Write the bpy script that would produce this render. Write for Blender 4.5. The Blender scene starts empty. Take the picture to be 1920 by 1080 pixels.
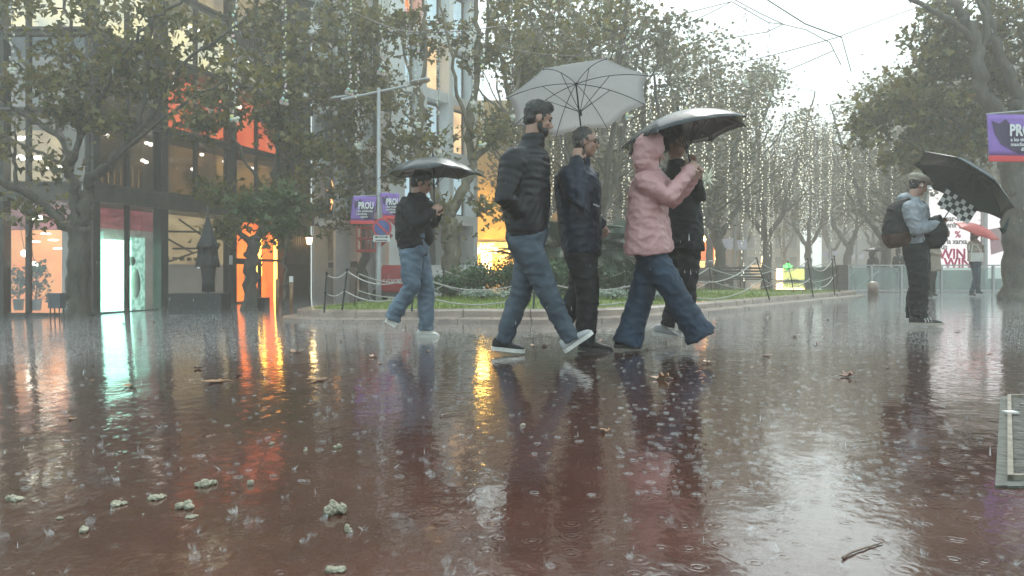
import bpy, math, random
import numpy as np
from mathutils import Vector, Matrix, noise
R = math.radians
random.seed(7); rng = np.random.default_rng(11)
sc = bpy.context.scene
COL = sc.collection

# ---------------------------------------------------------------- camera, light, exposure
CAMH, FPX, HZ = 0.59, 1400.0, 515.0
cam = bpy.data.cameras.new('camera'); cam.lens = 36*FPX/1920; cam.sensor_width = 36
cam.shift_y = -(540-HZ)/1920; cam.clip_start = 0.05; cam.clip_end = 2000
camo = bpy.data.objects.new('camera', cam); COL.objects.link(camo)
camo.location = (0, 0, CAMH); camo.rotation_euler = (R(90), 0, 0); sc.camera = camo

SUN_EL, SUN_AZ = 52, 20           # overcast: a broad weak sun high behind the avenue
w = bpy.data.worlds.new('World'); sc.world = w; w.use_nodes = True
nt = w.node_tree; nt.nodes.clear()
sky = nt.nodes.new('ShaderNodeTexSky'); sky.sky_type = 'NISHITA'; sky.sun_disc = False
sky.sun_elevation = R(SUN_EL); sky.sun_rotation = R(SUN_AZ); sky.dust_density = 4.0; sky.air_density = 1.2
mixw = nt.nodes.new('ShaderNodeMix'); mixw.data_type = 'RGBA'; mixw.inputs[0].default_value = 0.72
mixw.inputs[7].default_value = (6.5, 8.5, 8.8, 1)     # the grey-white cloud deck over the clear-sky colour
bg = nt.nodes.new('ShaderNodeBackground'); bg.inputs[1].default_value = 0.105
ow = nt.nodes.new('ShaderNodeOutputWorld')
nt.links.new(sky.outputs[0], mixw.inputs[6]); nt.links.new(mixw.outputs[2], bg.inputs[0]); nt.links.new(bg.outputs[0], ow.inputs[0])
sl = bpy.data.lights.new('sun', 'SUN'); sl.energy = 1.0; sl.angle = R(20); sl.color = (1, 0.96, 0.9)
so = bpy.data.objects.new('sun', sl); COL.objects.link(so)
so.rotation_euler = (R(90-SUN_EL), 0, R(180-SUN_AZ)); so.location = (0, 0, 40)
sc.view_settings.view_transform = 'Standard'; sc.view_settings.look = 'None'
sc.view_settings.exposure = 1.28; sc.view_settings.gamma = 1.0; sc.view_settings.use_curve_mapping = False
cy = sc.cycles
cy.max_bounces = 8; cy.diffuse_bounces = 3; cy.glossy_bounces = 3; cy.transmission_bounces = 4
cy.transparent_max_bounces = 16; cy.volume_bounces = 1; cy.sample_clamp_indirect = 4; cy.sample_clamp_direct = 0
cy.caustics_reflective = False; cy.caustics_refractive = False

# ---------------------------------------------------------------- helpers
def gz(x):                       # height of the square: it falls away towards the shops on the left
    t = max(0.0, -x-0.5)
    return -min(0.04*t*t/(t+0.4) if t else 0.0, 0.47)
def P(px, py, y):                # the world point at distance y that the photo shows at px, py
    return Vector(((px-960)*y/FPX, y, CAMH+(HZ-py)*y/FPX))
def X(px, y): return (px-960)*y/FPX
def ground_y(px, py):            # distance of the ground seen at px, py
    y = 10.0
    for _ in range(30):
        y = FPX*(CAMH-gz(X(px, y)))/(py-HZ)
    return y

class MB:
    def __init__(s): s.v = []; s.f = []
    def add(s, vs, fs):
        n = len(s.v); s.v += [tuple(v) for v in vs]; s.f += [tuple(i+n for i in f) for f in fs]
    def box(s, c, size, M=None):
        a, b, d = size[0]/2, size[1]/2, size[2]/2
        vs = [Vector((x, y, z)) for x in (-a, a) for y in (-b, b) for z in (-d, d)]
        if M is not None: vs = [M @ v for v in vs]
        c = Vector(c)
        s.add([v+c for v in vs], [(0,1,3,2),(4,6,7,5),(0,4,5,1),(2,3,7,6),(0,2,6,4),(1,5,7,3)])
    def box2(s, lo, hi):
        s.box([(a+b)/2 for a, b in zip(lo, hi)], [b-a for a, b in zip(lo, hi)])
    def tube(s, pts, rad, n=8, caps=True, flat=None):
        pts = [Vector(p) for p in pts]
        if not hasattr(rad, '__len__'): rad = [rad]*len(pts)
        T0 = (pts[1]-pts[0]).normalized()
        ref = Vector((0,0,1)) if abs(T0.z) < .9 else Vector((1,0,0))
        A = T0.cross(ref).normalized(); rings = []; vs = []
        for i, p in enumerate(pts):
            T = (pts[min(i+1, len(pts)-1)]-pts[max(i-1, 0)])
            if T.length < 1e-9: T = T0
            T.normalize()
            A = (A-T*A.dot(T)); A.normalize(); B = T.cross(A)
            for k in range(n):
                a = 2*math.pi*k/n
                vs.append(p+(A*math.cos(a)+B*math.sin(a))*rad[i])
        fs = []
        for i in range(len(pts)-1):
            for k in range(n):
                k2 = (k+1) % n
                fs.append((i*n+k, i*n+k2, (i+1)*n+k2, (i+1)*n+k))
        if caps and n > 2:
            fs.append(tuple(range(n-1, -1, -1))); fs.append(tuple((len(pts)-1)*n+k for k in range(n)))
        s.add(vs, fs)
    def ell(s, c, r, M=None, nu=14, nv=9):   # ellipsoid
        c = Vector(c); vs = []; fs = []
        for j in range(nv+1):
            th = math.pi*j/nv
            if j in (0, nv):
                v = Vector((0, 0, r[2]*math.cos(th))); vs.append(c+(M @ v if M else v)); continue
            for i in range(nu):
                a = 2*math.pi*i/nu
                v = Vector((r[0]*math.sin(th)*math.cos(a), r[1]*math.sin(th)*math.sin(a), r[2]*math.cos(th)))
                vs.append(c+(M @ v if M else v))
        for i in range(nu):
            fs.append((0, 1+i, 1+(i+1) % nu))
        for j in range(nv-2):
            for i in range(nu):
                a = 1+j*nu+i; b = 1+j*nu+(i+1) % nu
                fs.append((a, a+nu, b+nu, b))
        L = len(vs)-1; o = 1+(nv-2)*nu
        for i in range(nu): fs.append((o+i, L, o+(i+1) % nu))
        s.add(vs, fs)
    def chain(s, pts, rad, n=12):            # tube with round ends
        s.tube(pts, rad, n)
        s.ell(pts[0], [rad[0]*.98]*3, None, n, 6); s.ell(pts[-1], [rad[-1]*.98]*3, None, n, 6)
    def loft(s, secs, n=24, p=2.3):          # secs: centre, half-axis vector a, half-axis vector b
        vs = []; fs = []
        for c, a, b in secs:
            for k in range(n):
                t = 2*math.pi*k/n; ca, sa = math.cos(t), math.sin(t)
                x = math.copysign(abs(ca)**(2/p), ca); y = math.copysign(abs(sa)**(2/p), sa)
                vs.append(Vector(c)+Vector(a)*x+Vector(b)*y)
        for i in range(len(secs)-1):
            for k in range(n):
                k2 = (k+1) % n; fs.append((i*n+k, i*n+k2, (i+1)*n+k2, (i+1)*n+k))
        fs.append(tuple(range(n-1, -1, -1))); fs.append(tuple((len(secs)-1)*n+k for k in range(n)))
        s.add(vs, fs)
    def prism(s, pts, vec):                  # closed outline swept along vec
        n = len(pts); vec = Vector(vec); pts = [Vector(p) for p in pts]
        s.add(pts+[p+vec for p in pts], [tuple(range(n-1, -1, -1)), tuple(range(n, 2*n))] +
              [(k, (k+1) % n, n+(k+1) % n, n+k) for k in range(n)])
    def mesh(s, name):
        m = bpy.data.meshes.new(name); m.from_pydata(s.v, [], s.f); m.update(); return m
    def build(s, name, m, parent=None, smooth=False, fix=True):
        me = s.mesh(name)
        if fix: fixn(me)
        return link(name, me, m, parent, smooth)

def fixn(me):
    import bmesh
    b = bmesh.new(); b.from_mesh(me); bmesh.ops.recalc_face_normals(b, faces=b.faces); b.to_mesh(me); b.free()

def link(name, me, m, parent=None, smooth=False):
    o = bpy.data.objects.new(name, me); COL.objects.link(o)
    if m is not None: me.materials.append(m)
    if parent is not None:
        o.parent = parent; o.matrix_parent_inverse = Matrix.Translation(parent.location).inverted()
    if smooth: me.polygons.foreach_set('use_smooth', [True]*len(me.polygons))
    return o

def arrays(name, V, F):                      # fast mesh from numpy verts (N,3) and faces (M,k)
    me = bpy.data.meshes.new(name); k = F.shape[1]
    me.vertices.add(len(V)); me.vertices.foreach_set('co', V.astype(np.float32).ravel())
    me.loops.add(F.size); me.loops.foreach_set('vertex_index', F.astype(np.int32).ravel())
    me.polygons.add(len(F)); me.polygons.foreach_set('loop_start', np.arange(0, F.size, k, dtype=np.int32))
    me.update(calc_edges=True); return me

def tag(o, label=None, cat=None, group=None, kind=None):
    if label: o['label'] = label
    if cat: o['category'] = cat
    if group: o['group'] = group
    if kind: o['kind'] = kind
    return o
def thing(name, loc, label, cat, group=None):
    o = bpy.data.objects.new(name, None); COL.objects.link(o); o.location = loc; o.empty_display_size = .2
    return tag(o, label, cat, group)
def copy_tree(o, loc, label, rz=None, sc_=None):
    r = o.copy(); COL.objects.link(r); r.location = loc
    if rz is not None: r.rotation_euler = (0, 0, rz)
    if sc_ is not None: r.scale = (sc_, sc_, sc_) if not hasattr(sc_, '__len__') else sc_
    r['label'] = label
    for ch in o.children:
        c = ch.copy(); COL.objects.link(c); c.parent = r
        for g in ch.children:
            d = g.copy(); COL.objects.link(d); d.parent = c
    return r

def remesh(mb, voxel=.012, smooth=6, fac=.6):
    me = mb.mesh('tmp'); fixn(me)
    o = bpy.data.objects.new('tmp', me); COL.objects.link(o)
    a = o.modifiers.new('r', 'REMESH'); a.mode = 'VOXEL'; a.voxel_size = voxel
    b = o.modifiers.new('s', 'SMOOTH'); b.iterations = smooth; b.factor = fac
    dg = bpy.context.evaluated_depsgraph_get(); dg.update()
    out = bpy.data.meshes.new_from_object(o.evaluated_get(dg))
    bpy.data.objects.remove(o); bpy.data.meshes.remove(me)
    return out
def displace(me, fn):
    n = len(me.vertices); co = np.empty(n*3, np.float32); me.vertices.foreach_get('co', co)
    no = np.array([v.normal[:] for v in me.vertices], np.float32); co = co.reshape(-1, 3)
    d = np.array([fn(c) for c in co.tolist()], np.float32)
    co = co+no*d[:, None]; me.vertices.foreach_set('co', co.ravel()); me.update()

# ---------------------------------------------------------------- materials
def newmat(name):
    m = bpy.data.materials.new(name); m.use_nodes = True; t = m.node_tree
    return m, t, t.nodes['Principled BSDF']
def lk(t, a, b): t.links.new(a, b)
def tcoord(t, scale=(1,1,1), kind='Object'):
    c = t.nodes.new('ShaderNodeTexCoord'); mp = t.nodes.new('ShaderNodeMapping'); mp.inputs['Scale'].default_value = scale
    lk(t, c.outputs[kind], mp.inputs[0]); return mp.outputs[0]
def nz(t, vec, scale, detail=4, rough=.55):
    n = t.nodes.new('ShaderNodeTexNoise'); n.inputs['Scale'].default_value = scale; n.inputs['Detail'].default_value = detail
    n.inputs['Roughness'].default_value = rough; lk(t, vec, n.inputs['Vector']); return n.outputs['Fac']
def ramp(t, fac, stops):
    r = t.nodes.new('ShaderNodeValToRGB'); e = r.color_ramp.elements
    while len(e) < len(stops): e.new(.5)
    for i, (p, c) in enumerate(stops): e[i].position = p; e[i].color = (*c, 1)
    lk(t, fac, r.inputs[0]); return r.outputs[0]
def bump(t, h, strength, dist=.01, nrm=None):
    b = t.nodes.new('ShaderNodeBump'); b.inputs['Strength'].default_value = strength; b.inputs['Distance'].default_value = dist
    lk(t, h, b.inputs['Height'])
    if nrm is not None: lk(t, nrm, b.inputs['Normal'])
    return b.outputs[0]
def math_(t, op, a, b=None, c=None):
    n = t.nodes.new('ShaderNodeMath'); n.operation = op
    for i, v in enumerate((a, b, c)):
        if v is None: continue
        if isinstance(v, (int, float)): n.inputs[i].default_value = v
        else: lk(t, v, n.inputs[i])
    return n.outputs[0]

def pm(name, c1, c2=None, scale=4, rough=.6, bmp=0, bscale=40, bdist=.004, metal=0, coat=0, stretch=(1,1,1), spec=.5, rvar=0, sheen=0):
    m, t, b = newmat(name)
    vec = tcoord(t, stretch)
    if c2 is None: c2 = tuple(x*.75 for x in c1)
    lk(t, ramp(t, nz(t, vec, scale), [(.32, c2), (.68, c1)]), b.inputs['Base Color'])
    b.inputs['Roughness'].default_value = rough; b.inputs['Metallic'].default_value = metal
    b.inputs['Coat Weight'].default_value = coat; b.inputs['Coat Roughness'].default_value = .12
    b.inputs['Specular IOR Level'].default_value = spec; b.inputs['Sheen Weight'].default_value = sheen
    if rvar:
        r = t.nodes.new('ShaderNodeMapRange'); r.inputs['To Min'].default_value = max(.05, rough-rvar); r.inputs['To Max'].default_value = rough+rvar
        lk(t, nz(t, vec, scale*2.3), r.inputs['Value']); lk(t, r.outputs[0], b.inputs['Roughness'])
    if bmp: lk(t, bump(t, nz(t, vec, bscale, 5), bmp, bdist), b.inputs['Normal'])
    return m
def emit(name, col, s, c2=None, scale=3, stretch=(1,1,1), detail=4, lo=.35, hi=.65):
    m, t, b = newmat(name)
    b.inputs['Base Color'].default_value = (*[min(.8, x*.6) for x in col], 1); b.inputs['Roughness'].default_value = .5
    b.inputs['Emission Strength'].default_value = s
    if c2 is None: b.inputs['Emission Color'].default_value = (*col, 1)
    else: lk(t, ramp(t, nz(t, tcoord(t, stretch), scale, detail), [(lo, c2), (hi, col)]), b.inputs['Emission Color'])
    return m
def glassmat(name, tint=(.75,.8,.8), refl=.12, rough=.02, see=.85):
    m, t, b = newmat(name); t.nodes.remove(b); o = t.nodes['Material Output']
    tr = t.nodes.new('ShaderNodeBsdfTransparent'); tr.inputs[0].default_value = (*[x*see for x in tint], 1)
    g = t.nodes.new('ShaderNodeBsdfGlossy'); g.inputs['Roughness'].default_value = rough; g.inputs[0].default_value = (.95,.97,1,1)
    f = t.nodes.new('ShaderNodeLayerWeight'); f.inputs[0].default_value = .5
    a = math_(t, 'MULTIPLY_ADD', math_(t, 'POWER', f.outputs['Facing'], 4), .75, refl*.5+.02)
    mx = t.nodes.new('ShaderNodeMixShader'); lk(t, a, mx.inputs[0]); lk(t, tr.outputs[0], mx.inputs[1]); lk(t, g.outputs[0], mx.inputs[2])
    lk(t, mx.outputs[0], o.inputs[0]); return m
def leafmat(name, stops, trans=.35, rough=.45):
    m, t, b = newmat(name); g = t.nodes.new('ShaderNodeNewGeometry')
    col = ramp(t, g.outputs['Random Per Island'], stops)
    lk(t, col, b.inputs['Base Color']); b.inputs['Roughness'].default_value = rough
    tl = t.nodes.new('ShaderNodeBsdfTranslucent'); lk(t, col, tl.inputs[0])
    mx = t.nodes.new('ShaderNodeMixShader'); mx.inputs[0].default_value = trans
    lk(t, b.outputs[0], mx.inputs[1]); lk(t, tl.outputs[0], mx.inputs[2]); lk(t, mx.outputs[0], t.nodes['Material Output'].inputs[0])
    return m

M = {}
M['bark'] = pm('bark', (.10,.085,.06), (.032,.028,.022), 9, .62, .9, 30, .02, stretch=(1,1,.35))
M['bark_pale'] = pm('bark_pale', (.20,.165,.10), (.07,.06,.04), 6, .6, .8, 25, .02, stretch=(1,1,.5))
M['leaf'] = leafmat('leaf_near', [(0,(.045,.048,.014)),(.4,(.120,.118,.030)),(.8,(.22,.185,.042)),(.93,(.15,.10,.03)),(1,(.17,.13,.04))])
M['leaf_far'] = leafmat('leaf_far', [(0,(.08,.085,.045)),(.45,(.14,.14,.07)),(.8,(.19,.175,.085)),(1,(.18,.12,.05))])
M['leaf_green'] = leafmat('leaf_shrub', [(0,(.025,.055,.02)),(.6,(.045,.10,.035)),(1,(.09,.14,.05))], .25)
M['leaf_pale'] = leafmat('leaf_pale', [(0,(.20,.26,.2)),(1,(.35,.40,.33))], .2)
M['palm'] = leafmat('palm_frond', [(0,(.012,.030,.016)),(.7,(.02,.05,.026)),(1,(.05,.08,.035))], .15)
M['grass'] = leafmat('grass_blades', [(0,(.10,.17,.022)),(.7,(.19,.26,.035)),(1,(.28,.29,.06))], .3)
M['dead'] = leafmat('dead_leaf', [(0,(.14,.055,.022)),(.6,(.24,.10,.04)),(1,(.34,.2,.08))], .2, .35)
M['steel'] = pm('dark_steel', (.055,.048,.042), (.03,.027,.024), 3, .38, .15, 60, .002, metal=.3)
M['steel_mid'] = pm('bronze_steel', (.10,.085,.07), (.06,.05,.042), 3, .4, .1, 60, .002, metal=.2)
M['black'] = pm('black_paint', (.018,.018,.019), (.01,.01,.011), 5, .4)
M['galv'] = pm('galvanised', (.42,.42,.42), (.33,.33,.34), 8, .4, metal=.25)
M['white'] = pm('white_paint', (.72,.72,.71), (.62,.62,.60), 2, .45)
M['cream'] = pm('cream_stone', (.55,.50,.42), (.42,.38,.31), 2, .6, .2, 30)
M['stone'] = pm('kerb_stone', (.34,.26,.21), (.19,.145,.12), 3, .3, .5, 45, .006, coat=.4, rvar=.1)
M['glass'] = glassmat('shop_glass')
M['glass_dark'] = glassmat('smoked_glass', (.45,.45,.45), .10)
M['glass_green'] = glassmat('green_glass', (.72,.82,.78), .14)
M['red'] = pm('red_paint', (.45,.03,.035), (.33,.02,.025), 4, .35)
M['chain'] = pm('wet_rope', (.42,.41,.38), (.25,.24,.22), 40, .4, .4, 200, .002)
M['wood'] = pm('dark_wood', (.07,.055,.045), (.035,.028,.024), 4, .4, .3, 30, .003, stretch=(1,6,6))
M['soil'] = pm('soil', (.11,.105,.085), (.012,.011,.009), 22, .75, 1, 30, .03)
M['water_white'] = None
# ---------------------------------------------------------------- ground
def ground_mat():
    m, t, b = newmat('wet_pavement'); v = tcoord(t)
    big = nz(t, v, .55, 3, .5); fine = nz(t, v, 55, 3, .6); mid = nz(t, v, 2.6, 4, .6)
    lk(t, ramp(t, mid, [(.3,(.050,.020,.014)),(.7,(.088,.035,.025))]), b.inputs['Base Color'])
    r = t.nodes.new('ShaderNodeMapRange'); r.inputs['From Min'].default_value = .35; r.inputs['From Max'].default_value = .65
    r.inputs['To Min'].default_value = .05; r.inputs['To Max'].default_value = .17
    lk(t, big, r.inputs['Value']); lk(t, r.outputs[0], b.inputs['Roughness'])
    b.inputs['IOR'].default_value = 1.42; b.inputs['Coat Weight'].default_value = 1.0; b.inputs['Coat Roughness'].default_value = .04
    b.inputs['Coat IOR'].default_value = 1.33
    # wind ripples and the ring ripples of drops
    wv = nz(t, v, 9, 2, .5); wv2 = nz(t, tcoord(t, (1, .55, 1)), 30, 2, .5)
    def rings(scale, freq, seed):
        vv = tcoord(t); mp = t.nodes.new('ShaderNodeMapping'); mp.inputs['Location'].default_value = (seed, seed*2.3, 0); lk(t, vv, mp.inputs[0])
        vo = t.nodes.new('ShaderNodeTexVoronoi'); vo.voronoi_dimensions = '2D'; vo.inputs['Scale'].default_value = scale; lk(t, mp.outputs[0], vo.inputs['Vector'])
        d = vo.outputs['Distance']
        s_ = math_(t, 'SINE', math_(t, 'MULTIPLY', d, freq))
        k = math_(t, 'MULTIPLY_ADD', d, -2.6, 1.0); k = math_(t, 'MAXIMUM', k, 0)
        sep = t.nodes.new('ShaderNodeSeparateColor'); lk(t, vo.outputs['Color'], sep.inputs[0])
        on = math_(t, 'GREATER_THAN', sep.outputs[0], .35)
        return math_(t, 'MULTIPLY', math_(t, 'MULTIPLY', s_, k), on)
    h = math_(t, 'ADD', math_(t, 'MULTIPLY', rings(7, 42, 0), .08), math_(t, 'MULTIPLY', rings(12, 36, 5), .13))
    h = math_(t, 'ADD', h, math_(t, 'MULTIPLY', wv, .9)); h = math_(t, 'ADD', h, math_(t, 'MULTIPLY', wv2, .3))
    h = math_(t, 'ADD', h, math_(t, 'MULTIPLY', nz(t, v, 2.2, 1, .4), 2.4))
    n1 = bump(t, h, .42, .0042)
    n2 = bump(t, fine, .25, .002, n1)
    lk(t, n2, b.inputs['Normal']); lk(t, n1, b.inputs['Coat Normal'])
    return m
M['ground'] = ground_mat()
xs = np.concatenate([np.array([-150,-60,-30,-18]), np.arange(-14, 2.01, .25), np.array([6, 15, 40, 150])])
ys = np.array([-40., 0, 6, 12, 20, 40, 90, 200])
V = np.array([(x, y, gz(x)) for y in ys for x in xs]); nx = len(xs)
F = np.array([(j*nx+i, j*nx+i+1, (j+1)*nx+i+1, (j+1)*nx+i) for j in range(len(ys)-1) for i in range(nx-1)])
go = link('ground', arrays('ground', V, F), M['ground'], None, True); tag(go, kind='structure')

# ---------------------------------------------------------------- island of lawn with its kerb
isl = [(-3.5,12.4),(-3.0,11.1),(-2.0,10.2),(-.8,9.6),(.4,9.45),(1.5,9.95),(2.5,11.1),(3.7,12.7),(5.2,14.7),(7.2,17.3),(8.9,19.6),(9.6,20.9),
       (9.2,21.9),(7.6,21.9),(4.5,20.2),(1.2,18.1),(-1.4,16.2),(-3.0,14.4)]
def catmull(pts, k, closed=True):
    out = []; n = len(pts)
    for i in range(n if closed else n-1):
        g = lambda j: Vector(pts[j % n] if closed else pts[max(0, min(n-1, j))])
        p0, p1, p2, p3 = g(i-1), g(i), g(i+1), g(i+2)
        for s in range(k):
            t = s/k
            out.append(.5*((2*p1)+(p2-p0)*t+(2*p0-5*p1+4*p2-p3)*t*t+(3*p1-p0-3*p2+p3)*t**3))
    if not closed: out.append(Vector(pts[-1]))
    return out
IS = catmull(isl, 14)
cen = Vector((1.8, 14.5))
def inset(d):
    out = []; n = len(IS)
    for i in range(n):
        T = (IS[(i+1) % n]-IS[i-1]).normalized(); N = Vector((T.y, -T.x))     # outward for this winding
        out.append(IS[i]-N*d)
    return out
A_, B_, C_, D_ = inset(-.22), inset(0), inset(.03), inset(.24)
kb = MB(); n = len(IS); acc = 0; blocks = []; cur = []
def gp(p, h): return Vector((p.x, p.y, gz(p.x)+h))
i = 0
while i < n:
    L = 0; j = i
    while L < .82 and j < n: L += (IS[(j+1) % n]-IS[j % n]).length; j += 1
    idx = [(k) % n for k in range(i, j+1)]
    for prof in ([(A_, -.1), (A_, .035), (B_, .055), (B_, -.1)], [(B_, -.1), (B_, .125), (C_, .15), (D_, .15), (D_, -.1)]):
        m_ = len(prof); vs = []; lenp = len(idx)
        for q, k in enumerate(idx):
            for (arr, h) in prof:
                p = arr[k].copy()
                if q == 0: p = p.lerp(arr[(k+1) % n], .07)
                if q == lenp-1: p = p.lerp(arr[(k-1) % n], .07)
                vs.append(gp(p, h))
        fs = [tuple(range(m_)), tuple((lenp-1)*m_+x for x in range(m_-1, -1, -1))]
        for q in range(lenp-1):
            for x in range(m_):
                x2 = (x+1) % m_; fs.append((q*m_+x, q*m_+x2, (q+1)*m_+x2, (q+1)*m_+x))
        kb.add(vs, fs)
    i = j
ko = kb.build('kerb', M['stone']); tag(ko, kind='structure')
lw = MB(); inner = inset(.2)
def lawnh(x, y): return .13+.05*noise.noise(Vector((x*.8, y*.8, 0)))
ring = [Vector((p.x, p.y, gz(p.x)+.12)) for p in inner]
vs = list(ring); fs = []
K = 8
for q in range(1, K+1):
    for p in inner:
        f = 1-q/K; x = cen.x+(p.x-cen.x)*f; y = cen.y+(p.y-cen.y)*f
        vs.append(Vector((x, y, gz(x)+.12+.16*(1-f)+.03*noise.noise(Vector((x, y, 0))))))
for q in range(K):
    for k in range(n): fs.append((q*n+k, q*n+(k+1) % n, (q+1)*n+(k+1) % n, (q+1)*n+k))
lw.add(vs, fs)
M['lawn'] = pm('lawn_soil', (.14,.20,.035), (.06,.08,.025), 6, .8, .6, 60, .02)
lo = lw.build('lawn', M['lawn'], None, True); tag(lo, kind='structure')
def lawnz(x, y):
    best = 1.0
    d = Vector((x, y))-cen
    # fraction along ray to border
    a = math.atan2(d.y, d.x); bestp = min(inner, key=lambda p: abs((math.atan2(p.y-cen.y, p.x-cen.x)-a+math.pi) % (2*math.pi)-math.pi))
    f = d.length/max(.1, (bestp-cen).length)
    return f, gz(x)+.12+.16*(1-min(f, 1))
def inside(x, y, poly):
    c = False; m_ = len(poly); j = m_-1
    for i_ in range(m_):
        xi, yi, xj, yj = poly[i_].x, poly[i_].y, poly[j].x, poly[j].y
        if (yi > y) != (yj > y) and x < (xj-xi)*(y-yi)/(yj-yi)+xi: c = not c
        j = i_
    return c
coarse = inner[::4]
pts = []
while len(pts) < 16000:
    x = random.uniform(-3.5, 9.6); y = random.uniform(9.6, 22)
    if y > 16 and random.random() < .6: continue
    if inside(x, y, coarse):
        f, z = lawnz(x, y) if len(pts) % 12 == 0 else (None, None)
        if f is not None: lastz = []
        pts.append((x, y))
# interpolate height cheaply: nearest border distance fraction on a grid
gh = {}
def lz(x, y):
    k = (round(x*2), round(y*2))
    if k not in gh: gh[k] = lawnz(k[0]/2, k[1]/2)[1]-gz(k[0]/2)
    return gh[k]+gz(x)
pa = np.array([(x, y, lz(x, y)-.01) for x, y in pts])
a = rng.uniform(0, 6.28, len(pa)); h = rng.uniform(.03, .085, len(pa)); wd = rng.uniform(.004, .010, len(pa))
lean = rng.normal(0, .025, (len(pa), 2))
V = np.empty((len(pa), 3, 3)); V[:, 0] = pa; V[:, 1] = pa; V[:, 2] = pa
V[:, 0, 0] -= np.cos(a)*wd; V[:, 0, 1] -= np.sin(a)*wd; V[:, 1, 0] += np.cos(a)*wd; V[:, 1, 1] += np.sin(a)*wd
V[:, 2, :2] += lean; V[:, 2, 2] += h
gr = link('grass', arrays('grass', V.reshape(-1, 3), np.arange(len(pa)*3).reshape(-1, 3)), M['grass']); tag(gr, 'short green grass covering the kerbed island', 'grass', kind='stuff')

# ---------------------------------------------------------------- facade helper
class Face:
    def __init__(s, o, u):
        s.o = Vector((o[0], o[1], 0)); s.u = Vector((u[0], u[1], 0)).normalized(); s.n = Vector((s.u.y, -s.u.x, 0))
    def at(s, u, z, d=0): return s.o+s.u*u+s.n*d+Vector((0, 0, z))
    def box(s, mb, u0, u1, z0, z1, d0, d1):
        vs = [s.at(u, z, d) for u in (u0, u1) for d in (d0, d1) for z in (z0, z1)]
        mb.add(vs, [(0,1,3,2),(4,6,7,5),(0,4,5,1),(2,3,7,6),(0,2,6,4),(1,5,7,3)])
    def U(s, px, d=0):
        t = (px-960)/FPX; o = s.o+s.n*d; return (t*o.y-o.x)/(s.u.x-t*s.u.y)
    def Z(s, px, py):
        p = s.at(s.U(px), 0); return CAMH+(HZ-py)*p.y/FPX
    def M3(s):   # text axes: x along u, y up, z along outward normal
        return Matrix((s.u, Vector((0,0,1)), s.n)).transposed()

FONT_M = {}
def text(parent, body, loc, size, mat, M3, depth=.002, align='CENTER', name='lettering', bold=0.0, sx=1.0, shear=0):
    c = bpy.data.curves.new('txt', 'FONT'); c.body = body; c.size = size; c.extrude = depth; c.align_x = align; c.align_y = 'CENTER'
    c.offset = bold; c.resolution_u = 2; c.shear = shear; c.space_line = .85
    o = bpy.data.objects.new('txt', c); COL.objects.link(o)
    dg = bpy.context.evaluated_depsgraph_get(); dg.update()
    me = bpy.data.meshes.new_from_object(o.evaluated_get(dg)); bpy.data.objects.remove(o)
    me.materials.clear()
    S = Matrix.Diagonal((sx, 1, 1)).to_4x4()
    me.transform(Matrix.Translation(Vector(loc)) @ M3.to_4x4() @ S)
    return link(name, me, mat, parent)
# ---------------------------------------------------------------- lit shop building on the left
M['em_orange'] = emit('lit_orange_interior', (1.0,.24,.04), .62, (.8,.12,.03), 1.5, (1,1,.5))
M['em_coral'] = emit('lit_coral_interior', (1.0,.20,.08), 1.0, (.8,.10,.04), 1.2)
M['em_pinkor'] = emit('lit_peach_interior', (1.0,.42,.16), .95, (1.0,.28,.10), 1.1, (1,1,2))
M['em_pink'] = emit('lit_pink_ceiling', (.8,.20,.24), .35, (.16,.03,.035), 2.5, (1,1,6))
M['em_yel'] = emit('lit_yellow_interior', (1.0,.60,.20), 1.0, (.30,.17,.07), 1.2, (1,1,1))
M['em_top'] = emit('lit_upper_interior', (1.0,.78,.42), 1.35, (.45,.44,.36), 1.3)
M['em_amber'] = emit('amber_interior', (1.0,.58,.22), .5, (.12,.09,.06), 1.1)
M['em_dim'] = emit('dim_interior', (.45,.32,.18), .25, (.05,.04,.035), 1.6, (1,1,.6))
M['em_cream'] = emit('lit_cream_interior', (1.0,.70,.38), .48, (.55,.36,.2), 1.4, (1,1,1.6))
M['em_gray'] = emit('lit_grey_interior', (.62,.52,.46), .30, (.3,.26,.24), 2)
M['em_screen'] = emit('screen_white', (.52,1.0,.80), 3.0)
M['em_mint'] = emit('screen_mint', (.62,1.0,.82), .9, (.10,.30,.22), 9, (1,1,1), 6)
M['em_lamp'] = emit('lamp_white', (1.0,.92,.78), 7)
M['em_warm'] = emit('lamp_warm', (1.0,.62,.22), 7)
M['em_strip'] = emit('orange_strip', (1.0,.50,.07), 3.2)
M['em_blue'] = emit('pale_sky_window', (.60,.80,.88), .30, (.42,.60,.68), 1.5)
M['slats'] = pm('bronze_slat', (.10,.075,.06), (.055,.042,.035), 3, .45)
LB = Face((-10.157, 18.0), (.31, 1)); LF = Face((-17.5, 18.0), (1, 0)); LF.n = Vector((0,-1,0))
LFX = lambda px: X(px, 18.0)+17.5
G0 = -.6
TOP = 12.6
bld = thing('shop_building', (-10.157, 18.0, G0), 'dark steel and glass shop building with lit orange interiors and fins', 'building')
fr = MB()
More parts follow.
